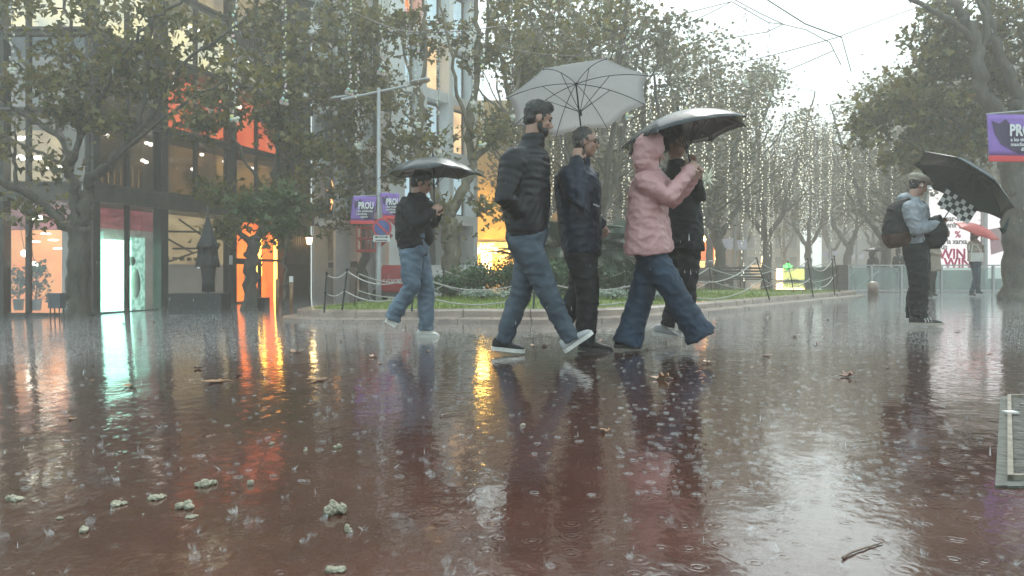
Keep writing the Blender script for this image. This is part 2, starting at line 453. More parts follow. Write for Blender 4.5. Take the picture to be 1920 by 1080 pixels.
# body walls behind (rear + sides + roof), so the building is closed
LB.box(fr, 0.0, 9.62, G0, TOP, -5.2, -5.0)
fr.box2((-17.6, 22.2, G0), (-11.8, 22.4, TOP)); fr.box2((-17.7, 18.0, G0), (-17.5, 22.4, TOP))
LB.box(fr, 9.5, 9.62, G0, TOP, -5.0, -.02)
fr.build('wall', M['steel_mid'], bld)
sb = MB()
for z0, z1 in ((2.36,2.80),(4.40,4.58),(6.35,6.5),(8.18,8.36),(10.3,10.45),(TOP-.1,TOP)):
    LB.box(sb, -.02, 9.6, z0, z1, -4.9, .10 if z0 > 2.4 else .14); sb.box2((-17.4, 17.9 if z0 > 2.4 else 17.86, z0+.002), (-10.16, 22.1, z1-.002))
    LB.box(sb, -.02, 9.6, z1-.05, z1+.02, .10, .17); sb.box2((-17.4, 17.82, z1-.048), (-10.13, 17.9, z1+.018))
sb.build('floor_beam', M['steel_mid'], bld)
cb = MB()
for px, w_ in ((174,.10),(302,.13),(432,.14)):
    u = LB.U(px); LB.box(cb, u-w_, u+w_, G0, TOP-.1, -.15, .125)
u = LB.U(530); LB.box(cb, u-.1, u+.1, G0, TOP-.1, -.15, .125)
for px, w_ in ((4,.12),):
    x = X(px, 18); cb.box2((x-w_, 17.87, G0), (x+w_, 18.15, TOP-.1))
cb.box2((-15.1, 17.87, G0), (-14.9, 18.15, TOP-.1))
cb.build('column', M['steel'], bld)
mu = MB()
for px in (238, 366, 480):
    u = LB.U(px)
    zs = [(2.8,4.4),(4.58,6.35),(6.5,8.18),(8.36,10.3),(10.45,12.5)]
    if px == 238: zs.append((G0,2.36))
    for z0, z1 in zs: LB.box(mu, u-.035, u+.035, z0, z1, -.06, .06)
for px in (54,):
    x = X(px, 18)
    for z0, z1 in ((G0,2.36),(2.8,4.4),(4.58,6.35),(6.5,8.18),(8.36,10.3)): mu.box2((x-.045, 17.94, z0), (x+.045, 18.06, z1))
for x in (-13.5,-10.2):
    mu.box2((x-.045, 17.94, G0), (x+.045, 18.06, 12.5))
LB.box(mu, .12, LB.U(302)-.13, G0, G0+.27, -.06, .06); mu.box2((-17.4, 17.94, G0), (-10.2, 18.06, G0+.27))
LB.box(mu, LB.U(302)+.13, LB.U(432)-.14, G0, G0+.27, -.06, .06)
LB.box(mu, LB.U(432)+.14, LB.U(530)-.1, 1.02, 1.10, -.06, .06)
mu.build('mullion', M['steel'], bld)
for (a, b) in ((.1, LB.U(302)-.13), (LB.U(302)+.13, LB.U(432)-.14), (LB.U(432)+.14, LB.U(530)-.1)):
    for z0, z1 in ((2.8,4.4),(4.58,6.35),(6.5,8.18),(8.36,10.3),(10.45,12.5)):
        g = MB(); LB.box(g, a, b, z0, z1, -.012, .0); g.build('window_pane', M['glass_dark'] if z0 < 4 or z0 > 8 else M['glass'], bld)
    if a < 5: g = MB(); LB.box(g, a, b, G0+.27, 2.36, -.012, 0); g.build('shop_window', M['glass'], bld)
g = MB(); g.box2((-17.4, 18.0, G0+.27), (-10.25, 18.012, 2.36)); g.build('shop_window', M['glass'], bld)
for z0, z1 in ((2.8,4.4),(4.58,6.35),(6.5,8.18),(8.36,10.3),(10.45,12.5)):
    g = MB(); g.box2((-17.4, 18.0, z0), (-10.25, 18.012, z1)); g.build('window_pane', M['glass'], bld)
# rooms: rear panels whose own emission stands in for lamplight on the walls
def room(u0, u1, z0, z1, m, d=0): q = MB(); LB.box(q, u0+(.9 if u0 > 1 else 0), min(u1+.9, 9.4), z0, z1, -.95, -.9); q.build('glow_wall', m, bld)
def roomf(x0, x1, z0, z1, m, y=19.4): q = MB(); q.box2((x0, y, z0), (x1, y+.05, z1)); q.build('glow_wall', m, bld)
u3, u4, u5 = LB.U(302), LB.U(432), LB.U(530)
roomf(-17.4, -11.5, G0, 1.75, M['em_pinkor']); roomf(-11.48, -10.95, G0, 1.75, M['em_orange'], 19.5); roomf(-17.4, -10.95, 1.75, 2.36, M['em_pink'], 19.0)
room(.05, u3-.15, 1.8, 2.34, M['em_pink'], -1.2); room(.05, u3-.15, G0, 1.8, M['em_gray'], -1.5)
room(u3+.05, u4-.1, .9, 2.34, M['em_cream'], -1.4); room(u3+.05, u4-.1, G0, .9, M['em_gray'], -1.38)
room(u4+.05, u5, G0, 2.34, M['em_orange'], -1.3)
room(.05, u3, 2.82, 4.38, M['em_dim'], -1.8); room(u3+.05, u4-.4, 2.82, 4.38, M['em_amber'], -2.4); room(u4-.38, u5, 2.82, 4.38, M['em_yel'], -2.0)
room(.05, u3, 4.6, 6.33, M['em_dim']); room(u3+.05, u5, 4.6, 6.33, M['em_coral']); 
room(.05, u4, 6.52, 8.16, M['em_top'], -1.9); room(u4+.02, 9.4, 6.52, 8.16, M['em_gray'], -2.1); room(.05, 9.4, 8.38, 10.28, M['em_top'], -2.0); room(.05, 9.4, 10.5, 12.4, M['em_gray'])
roomf(-17.4, -10.9, 2.82, 4.38, M['em_cream'], 19.6); roomf(-17.4, -10.9, 4.6, 6.33, M['em_gray'], 19.7); roomf(-17.4, -10.9, 6.52, 8.16, M['em_top'], 19.6)
roomf(-17.4, -10.9, 8.38, 12.4, M['em_gray'], 19.8)
# room lamps
lm = MB()
for i in range(26):
    u = random.uniform(.3, 7.2); z = random.choice((4.15, 4.2, 6.1, 7.9, 7.6, 3.7)); p = LB.at(u, z, random.uniform(-.8, -.4)); lm.ell(p, (.07,.07,.05), None, 8, 5)
for i in range(14):
    lm.ell((random.uniform(-12.3, -10.6), random.uniform(18.5, 19.2), random.choice((4.0, 3.3, 3.5, 7.9, 2.0))), (.10,.07,.06), None, 8, 5)
lm.build('ceiling_lamp', M['em_lamp'], bld, True)
fl = MB()
for z0 in (3.0, 3.2): 
    for k in range(9): u = .4+k*.2; LB.box(fl, u, u+.015, 2.85, 3.2+.3*random.random(), -.5, -.48)
fl.build('glow_rod', M['em_cream'], bld)  # thin upright rods given the cream room glow as emission
# ribbed cladding at the right end
sf = MB(); LB.box(sf, u5+.1, 9.5, G0, TOP-.1, -.3, -.06); sf.build('cladding_backing', M['steel'], bld)
ss = MB(); u = u5+.16
while u < 9.48:
    for z0, z1 in ((.95,2.33),(2.84,4.38),(4.64,6.33),(6.56,8.16),(8.42,10.28),(10.5,12.4)): LB.box(ss, u, u+.04, z0, z1, -.058, .05)
    u += .115
ss.build('fin_cladding', M['slats'], bld)
# black entrance doors under the orange room
db = MB(); ud0, ud1 = LB.U(437), LB.U(487)
for u in (ud0, (ud0+ud1)/2, ud1): LB.box(db, u-.05, u+.05, G0, 1.02, -.05, .03)
LB.box(db, ud0, ud1, G0, G0+.35, -.04, .02); LB.box(db, ud0, ud1, .92, 1.02, -.04, .02)
dd = db.build('door', M['black'], bld)
hh = MB(); LB.box(hh, (ud0+ud1)/2-.14, (ud0+ud1)/2-.11, .1, .6, .03, .08); hh.build('handle', M['galv'], dd)
sg = MB(); LB.box(sg, LB.U(423), LB.U(429), .9, 1.18, .126, .14); sg.build('entry_plate', M['white'], bld)
st = MB(); LB.box(st, LB.U(484,-.7), LB.U(491,-.7), .55, 1.95, -.8, -.7); LB.box(st, LB.U(518,-.2), LB.U(521.5,-.2), G0, 2.0, -.3, -.2); st.build('light_strip', M['em_strip'], bld)
# trusses behind the cream bay
tr = MB()
for (a, b, z0, z1) in ((.1,1,.0,.42),(0,.55,.55,.2),(.0,1,.62,.70),(.2,1,.28,.34),(.3,.9,.9,.45)):
    ua, ub = u3+.1+(u4-u3)*a*.85, u3+.1+(u4-u3)*b*.85
    tr.tube([LB.at(ua+.7, .95+z0*1.4, -.75), LB.at(ub+.7, .95+z1*1.4, -.75)], .03, 5)
for k in range(7): LB.box(tr, u3+.95+k*.3, u3+1.03+k*.3, 1.0, 1.1, -.75, -.65)
tr.build('truss', M['steel_mid'], bld)

# things in the shop windows
scr = thing('display_screen', LB.at(.8, G0+.25, -.75), 'tall glowing white screen with a mint edge in the shop window', 'screen')
q = MB(); LB.box(q, LB.U(196,-.6), LB.U(246,-.6), -.42, 1.50, -.7, -.6); q.build('lit_panel', M['em_screen'], scr)
q = MB(); LB.box(q, LB.U(247,-.65), LB.U(272,-.65), -.42, 1.60, -.75, -.65); q.build('side_panel', M['em_mint'], scr)
q = MB(); LB.box(q, LB.U(176,-.7), LB.U(194,-.7), -.42, 1.7, -.8, -.7); q.build('side_panel', M['em_mint'], scr)
q = MB(); q.ell(LB.at(LB.U(247,-.5), .95, -.50), (.1,.08,.13)); q.ell(LB.at(LB.U(254,-.5), .35, -.50), (.13,.08,.42)); q.build('white_bust', pm('bust_white', (.8,.75,.68), None, 3, .5), scr, True)
for j, (px, py, lab) in enumerate(((46, 475, 'round white globe lamp hanging on the left in the orange shop window'), (64, 497, 'lower round globe lamp above the potted plant in the orange window'))):
    p = P(px, py, 18.55); t_ = thing('globe_lamp', p, lab, 'lamp', 'globe lamps in the orange shop window')
    q = MB(); q.ell(p, (.085,)*3); q.build('globe', M['em_lamp'], t_, True)
    q = MB(); q.tube([p+Vector((0,0,.08)), p+Vector((-.05,0,.35)), p+Vector((-.12,0,.75))], .008, 5); q.build('stem', M['black'], t_)
for j, (px, py) in enumerate(((100,450),(66,453),(110,466),(86,438))):
    p = P(px, py, 18.9+.1*j); q = MB(); q.ell(p, (.13,.10,.02)); o = q.build('ceiling_disc', M['em_lamp'], None, True)
    tag(o, ('rightmost small ceiling disc in the orange shop','left ceiling disc above the globe lamps in the orange shop','lowest ceiling disc in the orange shop','topmost ceiling disc in the orange shop')[j], 'lamp', 'ceiling discs in the orange shop')
co = thing('light_column', P(122, 585, 18.45), 'ringed white light column beside the tree trunk in the window', 'lamp')
for k in range(17):
    q = MB(); p = P(122, 438+k*8.6, 18.45); q.ell(p, (.075,.075,.030), None, 12, 6); q.build('ring', emit('ring_glow', (.95,.92,.95), 2.2) if k == 0 else bpy.data.materials['ring_glow'], co, True)

# closed building body for the neighbour: white-framed corner block
CB1 = Face((-7.35, 27.9), (3.6, -4.9)); CB1.n = Vector((-CB1.u.y, CB1.u.x, 0)).normalized()*-1
if CB1.n.y > 0: CB1.n = -CB1.n
CB2 = Face((-3.75, 23.0), (.556, .831))
cw = thing('corner_building', (-3.75, 23.0, -.3), 'white framed office corner with deep windows behind the plane trees', 'building')
L1 = (Vector((-3.75, 23.0))-Vector((-7.35, 27.9))).length
body = MB(); body.prism([Vector((-7.35,27.9,-.5))-CB1.n*.5, Vector((-3.75,23.0,-.5))+Vector((-0.02,.872,0)), CB2.at(4.38,-.5,-.5), CB2.at(4.38,-.5,-6), Vector((-7.35,34,-.5))], (0,0,16))
body.build('wall', pm('office_dark', (.10,.10,.095), (.06,.06,.058), 2, .5), cw)
f = MB(); pn = []
zl = [-.5, 2.46, 4.6, 6.55, 8.5, 10.5, 12.6, 14.6]
for z in zl[1:]:
    CB1.box(f, 0, L1, z-.09, z+.09, -.45, .05); CB2.box(f, 0, 4.37, z-.16, z+.16, -.48, .06)
for k in range(4):
    u = L1*k/3; CB1.box(f, u-.11, u+.11, -.5, 15, -.45, .1)
for k in range(4):
    u = .12+k*1.38; CB2.box(f, u-.11, u+.11, -.5, 15, -.5, .12)
f.build('facade_frame', M['white'], cw)
for r_ in range(1, 7):
    for k in range(3):
        u = .12+k*1.38; q = MB(); CB2.box(q, u+.2, u+1.18, zl[r_]+.25, zl[r_+1]-.25, -.42, -.38)
        w_ = q.build('window', M['em_blue'] if (k+r_) % 4 else M['em_cream'], cw)
        q = MB()
        for (a, b, c_, d_) in ((u+.14,u+.2,zl[r_]+.2,zl[r_+1]-.2),(u+1.18,u+1.24,zl[r_]+.2,zl[r_+1]-.2),(u+.2,u+1.18,zl[r_]+.19,zl[r_]+.25),(u+.2,u+1.18,zl[r_+1]-.25,zl[r_+1]-.19)): CB2.box(q, a, b, c_, d_, -.42, -.34)
        q.build('frame', M['steel_mid'], w_)
        
    for k in range(3):
        u = L1*k/3; q = MB(); CB1.box(q, u+.12, u+L1/3-.12, zl[r_]+.1, zl[r_+1]-.1, -.35, -.33); q.build('window', M['glass_dark'] if r_ > 1 else M['glass'], cw)
for k in range(3):       # ground floor: posters in dark frames
    u = L1*k/3
    q = MB(); CB1.box(q, u+.2, u+L1/3-.2, 1.05, 2.3, -.40, -.36); q.build('poster', pm('poster_white%d' % k, (.60,.59,.56), (.5,.48,.45), .8, .5), cw)
    q = MB(); CB1.box(q, u+.2, u+L1/3-.2, -.3, .85, -.42, -.37); q.build('poster', pm('poster_low%d' % k, (.45,.44,.42), (.25,.22,.2), .8, .5), cw)
q = MB(); CB1.box(q, .35, .95, 1.1, 2.2, -.355, -.35); q.build('poster_photo', pm('poster_photo', (.35,.32,.30), (.12,.10,.09), 3, .5), cw)
br = MB()
for k in range(40):
    a = random.uniform(-1.3, 1.3); c0 = CB1.at(1.35, 3.2, -.20); c1 = c0+CB1.u*math.sin(a)*.9*random.random()+Vector((0,0,random.uniform(-.5,.9)))
    mid = (c0+c1)/2+Vector((0,0,.15)); br.tube([c0, mid, c1], [.02,.014,.008], 4)
br.build('lit_chandelier', emit('chandelier', (1.0,.50,.16), 1.6, (.5,.2,.06), 6), cw)
q = MB(); CB2.box(q, .3, 1.2, 8.9, 10.1, -.36, -.3); q.build('lit_window', M['em_orange'], cw)

# warm stone building with an arch beyond the corner
sbd = thing('stone_building', (X(925, 36), 36, 0), 'warm lit stone building with arched door seen behind the walkers', 'building')
q = MB(); q.box2((-4.2, 36, -.5), (2.2, 42, 9)); q.build('wall', pm('warm_stone', (.58,.42,.18), (.40,.28,.12), 1.5, .6, .4, 8, .03), sbd)
def arch(px0, px1, py0, py1, y, m, nm):
    a, b = P(px0, py1, y), P(px1, py1, y); ztop = P(0, py0, y).z; r = (b.x-a.x)/2; cx = (a.x+b.x)/2
    pts = [Vector((a.x, y, a.z)), Vector((b.x, y, a.z))]+[Vector((cx+r*math.cos(t), y, ztop-r+r*math.sin(t))) for t in np.linspace(0, math.pi, 13)]
    q = MB(); q.prism(pts, (0, .06, 0)); return q.build(nm, m, sbd)
arch(902, 922, 458, 515, 35.9, M['em_warm'], 'arched_door'); arch(936, 954, 462, 515, 35.9, M['em_yel'], 'arched_window')
q = MB(); q.box2((X(893,35.85), 35.8, 1.75), (X(962,35.85), 36, 2.15)); q.build('cornice', M['cream'], sbd)
text(sbd, 'ANC', (X(912,35.79), 35.79, 1.95), .35, M['em_warm'], Matrix(((1,0,0),(0,0,-1),(0,1,0))))
for px in (897, 930, 958):
    q = MB(); q.ell(P(px, 470, 35.5), (.10,.10,.16), None, 8, 6); q.build('wall_lamp', M['em_warm'], sbd, True)
l = bpy.data.lights.new('facade_glow', 'POINT'); l.energy = 170; l.color = (1, .58, .12); l.shadow_soft_size = .3
lo_ = bpy.data.objects.new('facade_glow', l); COL.objects.link(lo_); lo_.location = P(925, 478, 34.9)
l2 = l.copy(); lo2 = bpy.data.objects.new('facade_glow', l2); COL.objects.link(lo2); lo2.location = P(905, 380, 34.9); l2.energy = 45

# pale buildings fading into the rain along the avenue
M['far_wall'] = pm('far_stone', (.40,.37,.32), (.32,.30,.26), .6, .7)
M['far_wall2'] = pm('far_render', (.34,.34,.33), (.28,.28,.27), .6, .7)
M['far_glass'] = pm('far_glass', (.12,.13,.14), (.06,.07,.08), 1, .2)
def farb(x0, x1, y, h, rows, cols, m, lab, dep=12, dirx=None, lit=()):
    t_ = thing('avenue_building', ((x0+x1)/2, y, 0), lab, 'building', 'buildings along the avenue')
    q = MB(); q.box2((x0, y, -.5), (x1, y+dep, h)); w_ = q.build('wall', m, t_)
    q = MB(); q.box2((x0-.3, y-.3, h), (x1+.3, y+dep+.3, h+.5)); q.build('roof', m, t_)
    for r_ in range(rows):
        for c_ in range(cols):
            wx = x0+(x1-x0)*(c_+.5)/cols; wz = 1.0+(h-1)*(r_+.5)/rows-.3; ww = (x1-x0)/cols*.26; wh = (h-1)/rows*.30
            q = MB(); q.box2((wx-ww, y-.05, wz-wh), (wx+ww, y+.02, wz+wh))
            q.build('window', M['em_warm'] if (r_, c_) in lit else M['far_glass'], t_)
            if r_ > 0: q = MB(); q.box2((wx-ww-.15, y-.45, wz-wh-.15), (wx+ww+.15, y-.001, wz-wh-.02)); q.build('balcony', M['far_wall2'], t_)
farb(X(985,44), X(1175,44), 44, 13, 5, 5, M['far_wall'], 'tan avenue block behind the white umbrella and trees')
farb(X(1190,58), X(1400,58), 58, 12, 5, 6, M['far_wall2'], 'grey avenue block behind the pink coated walker', lit=((0,3),(0,4)))
farb(X(1395,85), X(1500,85), 85, 13, 5, 4, M['far_wall'], 'farthest avenue block behind the green pharmacy light', lit=((0,1),))
farb(X(1640,70), X(1860,70), 70, 11, 4, 6, M['far_wall2'], 'grey avenue block behind the flat-capped man')
farb(X(1830,48), X(2150,48), 48, 15, 5, 6, M['far_wall'], 'tan block at the right behind the advertising panels')
# ---------------------------------------------------------------- trees
LEAF = np.array([(0,0),(.18,-.28),(.50,-.22),(.36,.05),(.62,.30),(.30,.34),(.22,.50),(0,.98),(-.22,.50),(-.30,.34),(-.62,.30),(-.36,.05),(-.50,-.22),(-.18,-.28)])
def leaf_mesh(name, centers, size, tmpl='plane', svar=.3, droop=.5):
    n = len(centers)
    if tmpl == 'plane':
        L = LEAF[[0,1,2,4,7,10,12,13]].copy(); L = LEAF[[0,2,4,5,7,9,10,12]].copy()
    elif tmpl == 'quad': L = np.array([(0,0),(.42,.35),(0,1.0),(-.42,.35)])
    else: L = np.array(tmpl)
    k = len(L); L = L-np.array([0,.4])
    L3 = np.concatenate([L, (-.35*np.abs(L[:, :1])+.12*np.sin(L[:, 1:2]*3))], 1)
    # random orientations, leaf faces biased to hang
    a = rng.normal(0, 1, (n, 3)); a[:, 2] = a[:, 2]*.7-droop; a /= np.linalg.norm(a, axis=1)[:, None]   # leaf direction
    b = rng.normal(0, 1, (n, 3)); b -= (b*a).sum(1)[:, None]*a; b /= np.linalg.norm(b, axis=1)[:, None]
    c = np.cross(a, b)
    s = size*(1+rng.uniform(-svar, svar, n))
    V = centers[:, None, :]+s[:, None, None]*(L3[None, :, 0:1]*b[:, None]+L3[None, :, 1:2]*a[:, None]+L3[None, :, 2:3]*c[:, None])
    return arrays(name, V.reshape(-1, 3), np.arange(n*k).reshape(n, k))
def wob(pts, k=4, amp=.05):
    """subdivide a limb and make it crooked"""
    c = catmull([tuple(p) for p in pts], k, False)
    return [p+Vector((random.gauss(0, amp), random.gauss(0, amp), random.gauss(0, amp*.5))) if 0 < i < len(c)-1 else p for i, p in enumerate(c)]
def make_tree(name, base, limbs, blobs, lsize, nleaf, label, barkm, leafm, group='plane trees round the square', tmpl='plane', cat='tree', spread=.32, knots=True, clump=52):
    t = thing(name, base, label, cat, group)
    tk = MB(); nodes = []
    for li, (pts, r0, r1) in enumerate(limbs):
        seg = sum(((Vector(b)-Vector(a)).length for a, b in zip(pts, pts[1:])))
        w_ = wob(pts, 5, min(.035, seg*.012)); m_ = len(w_)
        rad = [(r0+(r1-r0)*(i/(m_-1))**.8)*(1+.10*noise.noise(Vector((i*.9, li*3.3, 0)))) for i in range(m_)]
        if li == 0:
            rad[0] *= 1.45; rad[1] *= 1.12
        tk.tube(w_, rad, 12 if r0 > .1 else 7)
        nodes += [(p, r) for p, r in zip(w_[1:], rad[1:])] if li else [(p, r) for p, r in list(zip(w_, rad))[m_*3//4:]]
        if knots and li == 0:
            for _ in range(5):
                i = random.randrange(2, m_); p = w_[i]; a = random.uniform(0, 6.3)
                tk.ell(p+Vector((math.cos(a), math.sin(a), 0))*rad[i]*.85, (.35*rad[i], .35*rad[i], .45*rad[i]), None, 8, 6)
    cen_ = []
    tot = sum(b[4] for b in blobs)
    for (c, rx, ry, rz, wt) in blobs:
        nc = max(2, int(nleaf/clump*wt/tot))
        for _ in range(nc):
            d = Vector((random.gauss(0, 1), random.gauss(0, 1), random.gauss(0, 1))).normalized()*random.random()**.42
            p = Vector(c)+Vector((d.x*rx, d.y*ry, d.z*rz))
            cen_.append(p)
    C = []
    for p in cen_:
        q, r = min(nodes, key=lambda nd: (nd[0]-p).length+.3*abs(nd[1]))
        L = (q-p).length
        if L > .15:
            mid = (p+q)/2+Vector((random.gauss(0, .08)*L, random.gauss(0, .08)*L, -.06*L))
            tk.tube([q, mid, p], [min(r*.5, .006+.011*L), .004+.005*L, .003], 4, False)
        sp = spread*random.uniform(.6, 1.3)
        k = int(clump*random.uniform(.4, 1.6))
        D = rng.normal(0, 1, (k, 3))*np.array([sp, sp, sp*.62]); C.append(np.array(p)+D)
        C.append(np.array(p)+(np.array(q)-np.array(p))*rng.uniform(0, .6, (k//5, 1))+rng.normal(0, sp*.35, (k//5, 3)))
    tk.build('trunk', barkm, t, True)
    C = np.concatenate(C)
    link('crown', leaf_mesh('crown', C, lsize, tmpl), leafm, t)
    return t
def PL(y, *pp):       # limb through pixels, with optional own distance
    return [P(p[0], p[1], y+(p[2] if len(p) > 2 else 0)) for p in pp]

# 1: big forked tree in front of the left shop
y = 15.6
base = Vector((X(146, y), y, gz(X(146, y))-.05))
limbs = [([base]+PL(y, (147,540),(148,470),(150,425)), .24, .20),
 (PL(y, (148,440),(105,405,-.1),(60,368,-.2),(25,352,-.4),(-25,330,-.8)), .12, .06),
 (PL(y, (30,354,-.4),(28,300,-.4),(30,240,-.3)), .05, .02),
 (PL(y, (147,430),(140,370),(133,320),(118,262,.2),(60,225,.3),(20,200,.4)), .13, .04),
 (PL(y, (133,322),(150,250,-.3),(148,180,-.4),(135,90,-.5),(120,-20,-.6)), .07, .025),
 (PL(y, (122,275,.2),(90,190,.5),(40,110,.8),(-15,30,1)), .07,.03),
 (PL(y, (152,425),(160,365,-.1),(172,335,-.2),(210,305,-.3),(240,270,-.5),(262,215,-.6),(277,110,-.7),(290,30,-.9)), .14, .04),
 (PL(y, (240,272,-.5),(290,205,-.8),(330,140,-1.1),(390,85,-1.4),(460,30,-1.7)), .06, .02),
 (PL(y, (185,200,-.4),(205,150,-.9),(250,75,-1.3),(300,25,-1.5),(350,-5,-1.6)), .045, .025),
 (PL(y, (150,260,-.3),(178,210,-.4),(198,180,-.5)), .05, .03),
 (PL(y, (215,300,-.4),(290,235,-1),(380,175,-1.3),(455,140,-1.4)), .05, .014),
 (PL(y, (136,330),(100,300,.3),(40,270,.5),(-20,240,.6)), .05, .02)]
blobs = [(P(60,60,y+.3),1.5,1.2,1.3,2.2),(P(200,80,y-.4),1.6,1.4,1.3,3),(P(120,230,y-.2),1.1,1,.8,1.6),(P(330,60,y-1.2),1.2,1,1.0,1.7),(P(230,190,y-.5),1.1,.9,.9,2.0),
 (P(310,200,y-1),.8,.8,.7,.7),(P(390,140,y-1.3),.9,.8,.8,.9),(P(5,170,y),.8,.9,1.2,1.2),(P(20,290,y-.3),.7,.6,.55,.7),(P(240,-50,y-.5),2.4,1.6,1.0,1.8),(P(95,320,y-.2),.5,.5,.25,.3),(P(50,395,y-.3),.3,.3,.2,.1)]
make_tree('plane_tree', base, limbs, blobs, .125, 3000, 'broad forked plane tree standing before the leftmost orange shop window', M['bark'], M['leaf'], spread=.28)

# 2: pollarded tree by the orange doorway
y = 16.8
base = Vector((X(468, y), y, gz(X(468, y))-.05))
limbs = [([base]+PL(y, (470,520),(473,470),(476,448)), .165, .13),
 (PL(y, (474,455),(455,442),(445,425),(450,400)), .09, .03),
 (PL(y, (476,452),(494,432),(500,400),(512,350),(520,280),(520,180),(526,80),(530,-10)), .11, .035),
 (PL(y, (508,370),(470,320,.2),(440,260,.4),(410,200,.4)), .05, .015),
 (PL(y, (514,340),(560,290,-.2),(600,250,-.4),(660,210,-.4)), .05, .015),
 (PL(y, (520,210),(480,140,.3),(450,60,.5)), .05, .02), (PL(y, (520,180),(570,110),(600,30)), .05, .02)]
blobs = [(P(520,230,y),1.3,1.1,1.0,2.2),(P(450,150,y+.2),1.1,1,.9,1.5),(P(560,110,y-.2),1.3,1.1,1.1,1.9),(P(480,20,y),1.4,1.2,1.0,1.7),(P(470,375,y),.6,.6,.5,.35),(P(530,350,y-.2),.75,.6,.7,.5),
 (P(405,210,y+.2),.6,.7,.7,.6),(P(350,235,y),.45,.4,.3,.22),(P(585,280,y-.2),.8,.7,.6,.8),(P(620,180,y+1.0),.8,.7,.8,.7),(P(425,430,y),.5,.3,.22,.2),(P(400,350,y),.4,.3,.3,.22)]
make_tree('plane_tree', base, limbs, blobs, .125, 2700, 'slim pollarded plane tree beside the orange lit doorway', M['bark'], M['leaf'], spread=.27)

# 3: staked sapling
y = 14.3
base = Vector((X(531, y), y, gz(X(531, y))-.03))
limbs = [([base]+PL(y, (532,540),(534,480),(532,420),(536,360)), .035, .015), (PL(y, (534,470),(548,430),(560,400)), .014, .006),(PL(y, (533,440),(515,410),(505,380)), .014, .006)]
blobs = [(P(530,395,y),.45,.4,.4,1),(P(512,430,y),.3,.25,.25,.5),(P(470,395,y),.35,.3,.35,.4)]
make_tree('sapling', base, limbs, blobs, .11, 750, 'thin young tree tied between two wooden stakes', M['bark'], leafmat('leaf_young', [(0,(.05,.075,.02)),(1,(.10,.13,.04))]), group=None, spread=.16, knots=False, clump=30)
for px, top, cap_, lab in ((520, 523, False, 'plain wooden stake left of the young tree'), (546, 520, True, 'wooden stake with a white top right of the young tree')):
    s_ = thing('tree_stake', (X(px,y), y, gz(X(px,y))), lab, 'stake', 'stakes holding the young tree')
    q = MB(); q.tube([(X(px,y), y, gz(X(px,y))-.1), P(px, top, y)], .036, 8); q.build('post', pm('stake_wood', (.30,.16,.07), (.16,.08,.035), 5, .5) if px == 520 else bpy.data.materials['stake_wood'], s_, True)
    if cap_: q = MB(); q.tube([P(px, top+9, y), P(px, top-2, y)], .040, 8); q.build('cap', M['white'], s_)
    q = MB(); a_, b_ = P(px, 536, y), P(532, 536, y); q.tube([a_, b_], .012, 5); q.build('tie', M['black'], s_)

# 4: tree behind the island, many upright limbs
y = 17.6
base = Vector((X(848, y), y, gz(X(848,y))-.05))
limbs = [([base]+PL(y, (846,500),(843,440),(842,395)), .235, .19),
 (PL(y, (842,405),(812,360),(792,300),(786,250),(790,200),(780,165)), .12, .075),
 (PL(y, (785,170),(800,110,-.2),(795,40,-.3),(790,-20,-.3)), .06, .03), (PL(y, (783,165),(760,110,.3),(752,50,.3)), .05, .02),
 (PL(y, (786,230),(745,190,.2),(710,120,.4),(690,40,.5)), .05, .02),
 (PL(y, (845,400),(870,350),(885,310),(880,240),(892,150),(895,60),(893,-20)), .13, .05),
 (PL(y, (884,300),(925,265),(955,215),(985,120,.4),(1030,40,.5)), .09, .025),
 (PL(y, (885,260),(862,180,-.4),(845,90,-.6),(825,0,-.7)), .06, .025),
 (PL(y, (935,250),(990,190,.5),(1060,120,.8),(1110,80,1)), .05, .02),
 (PL(y, (893,140),(915,60),(910,-30)), .06, .03), (PL(y, (800,320),(760,290,.3),(720,275,.5)), .05, .02)]
blobs = [(P(700,80,y+1.0),1.2,.9,1.3,1.8),(P(830,50,y),1.6,1.3,.9,1.2),(P(960,60,y+.2),1.5,1.2,1.1,1.6),(P(740,240,y+.9),1.0,.9,.9,1.0),(P(830,260,y),.8,.9,.6,.7),(P(1000,150,y+.5),1.2,1.0,.9,1.2),
 (P(1090,60,y+.8),1.3,1.1,1.2,1.6),(P(900,370,y),.6,.5,.6,.4),(P(700,330,y+.4),.7,.6,.7,.6),(P(640,130,y+1.2),.9,.8,1.2,1.2),(P(930,240,y),.7,.6,.5,.5),(P(820,400,y-.2),.5,.5,.5,.3),(P(760,20,y),1.5,1.2,.8,1.2)]
make_tree('plane_tree', base, limbs, blobs, .125, 4200, 'many-limbed plane tree rising behind the small black umbrella', M['bark_pale'], M['leaf'], spread=.27)

# 5: thin tree behind the street lamp
y = 20.5
base = Vector((X(683, y), y, gz(X(683,y))-.05))
limbs = [([base]+PL(y, (683,500),(686,450),(684,400)), .14, .11), (PL(y, (684,405),(690,350),(672,300),(660,240),(640,160),(620,90)), .08, .03),
 (PL(y, (688,370),(712,330),(722,270),(735,200)), .06, .02), (PL(y, (668,290),(630,240),(600,180)), .04, .015)]
blobs = [(P(640,320,y),1.0,.8,.9,1.2),(P(650,200,y),1.3,1,1.2,1.6),(P(600,80,y),1.3,1,1.3,1.5),(P(700,150,y),1.2,1,1.2,1.2),(P(620,400,y),.6,.5,.5,.45),(P(560,190,y+.5),1.1,1,1.1,1.0)]
make_tree('plane_tree', base, limbs, blobs, .13, 2700, 'slender leaning plane tree just behind the street lamp', M['bark'], M['leaf'], spread=.30)

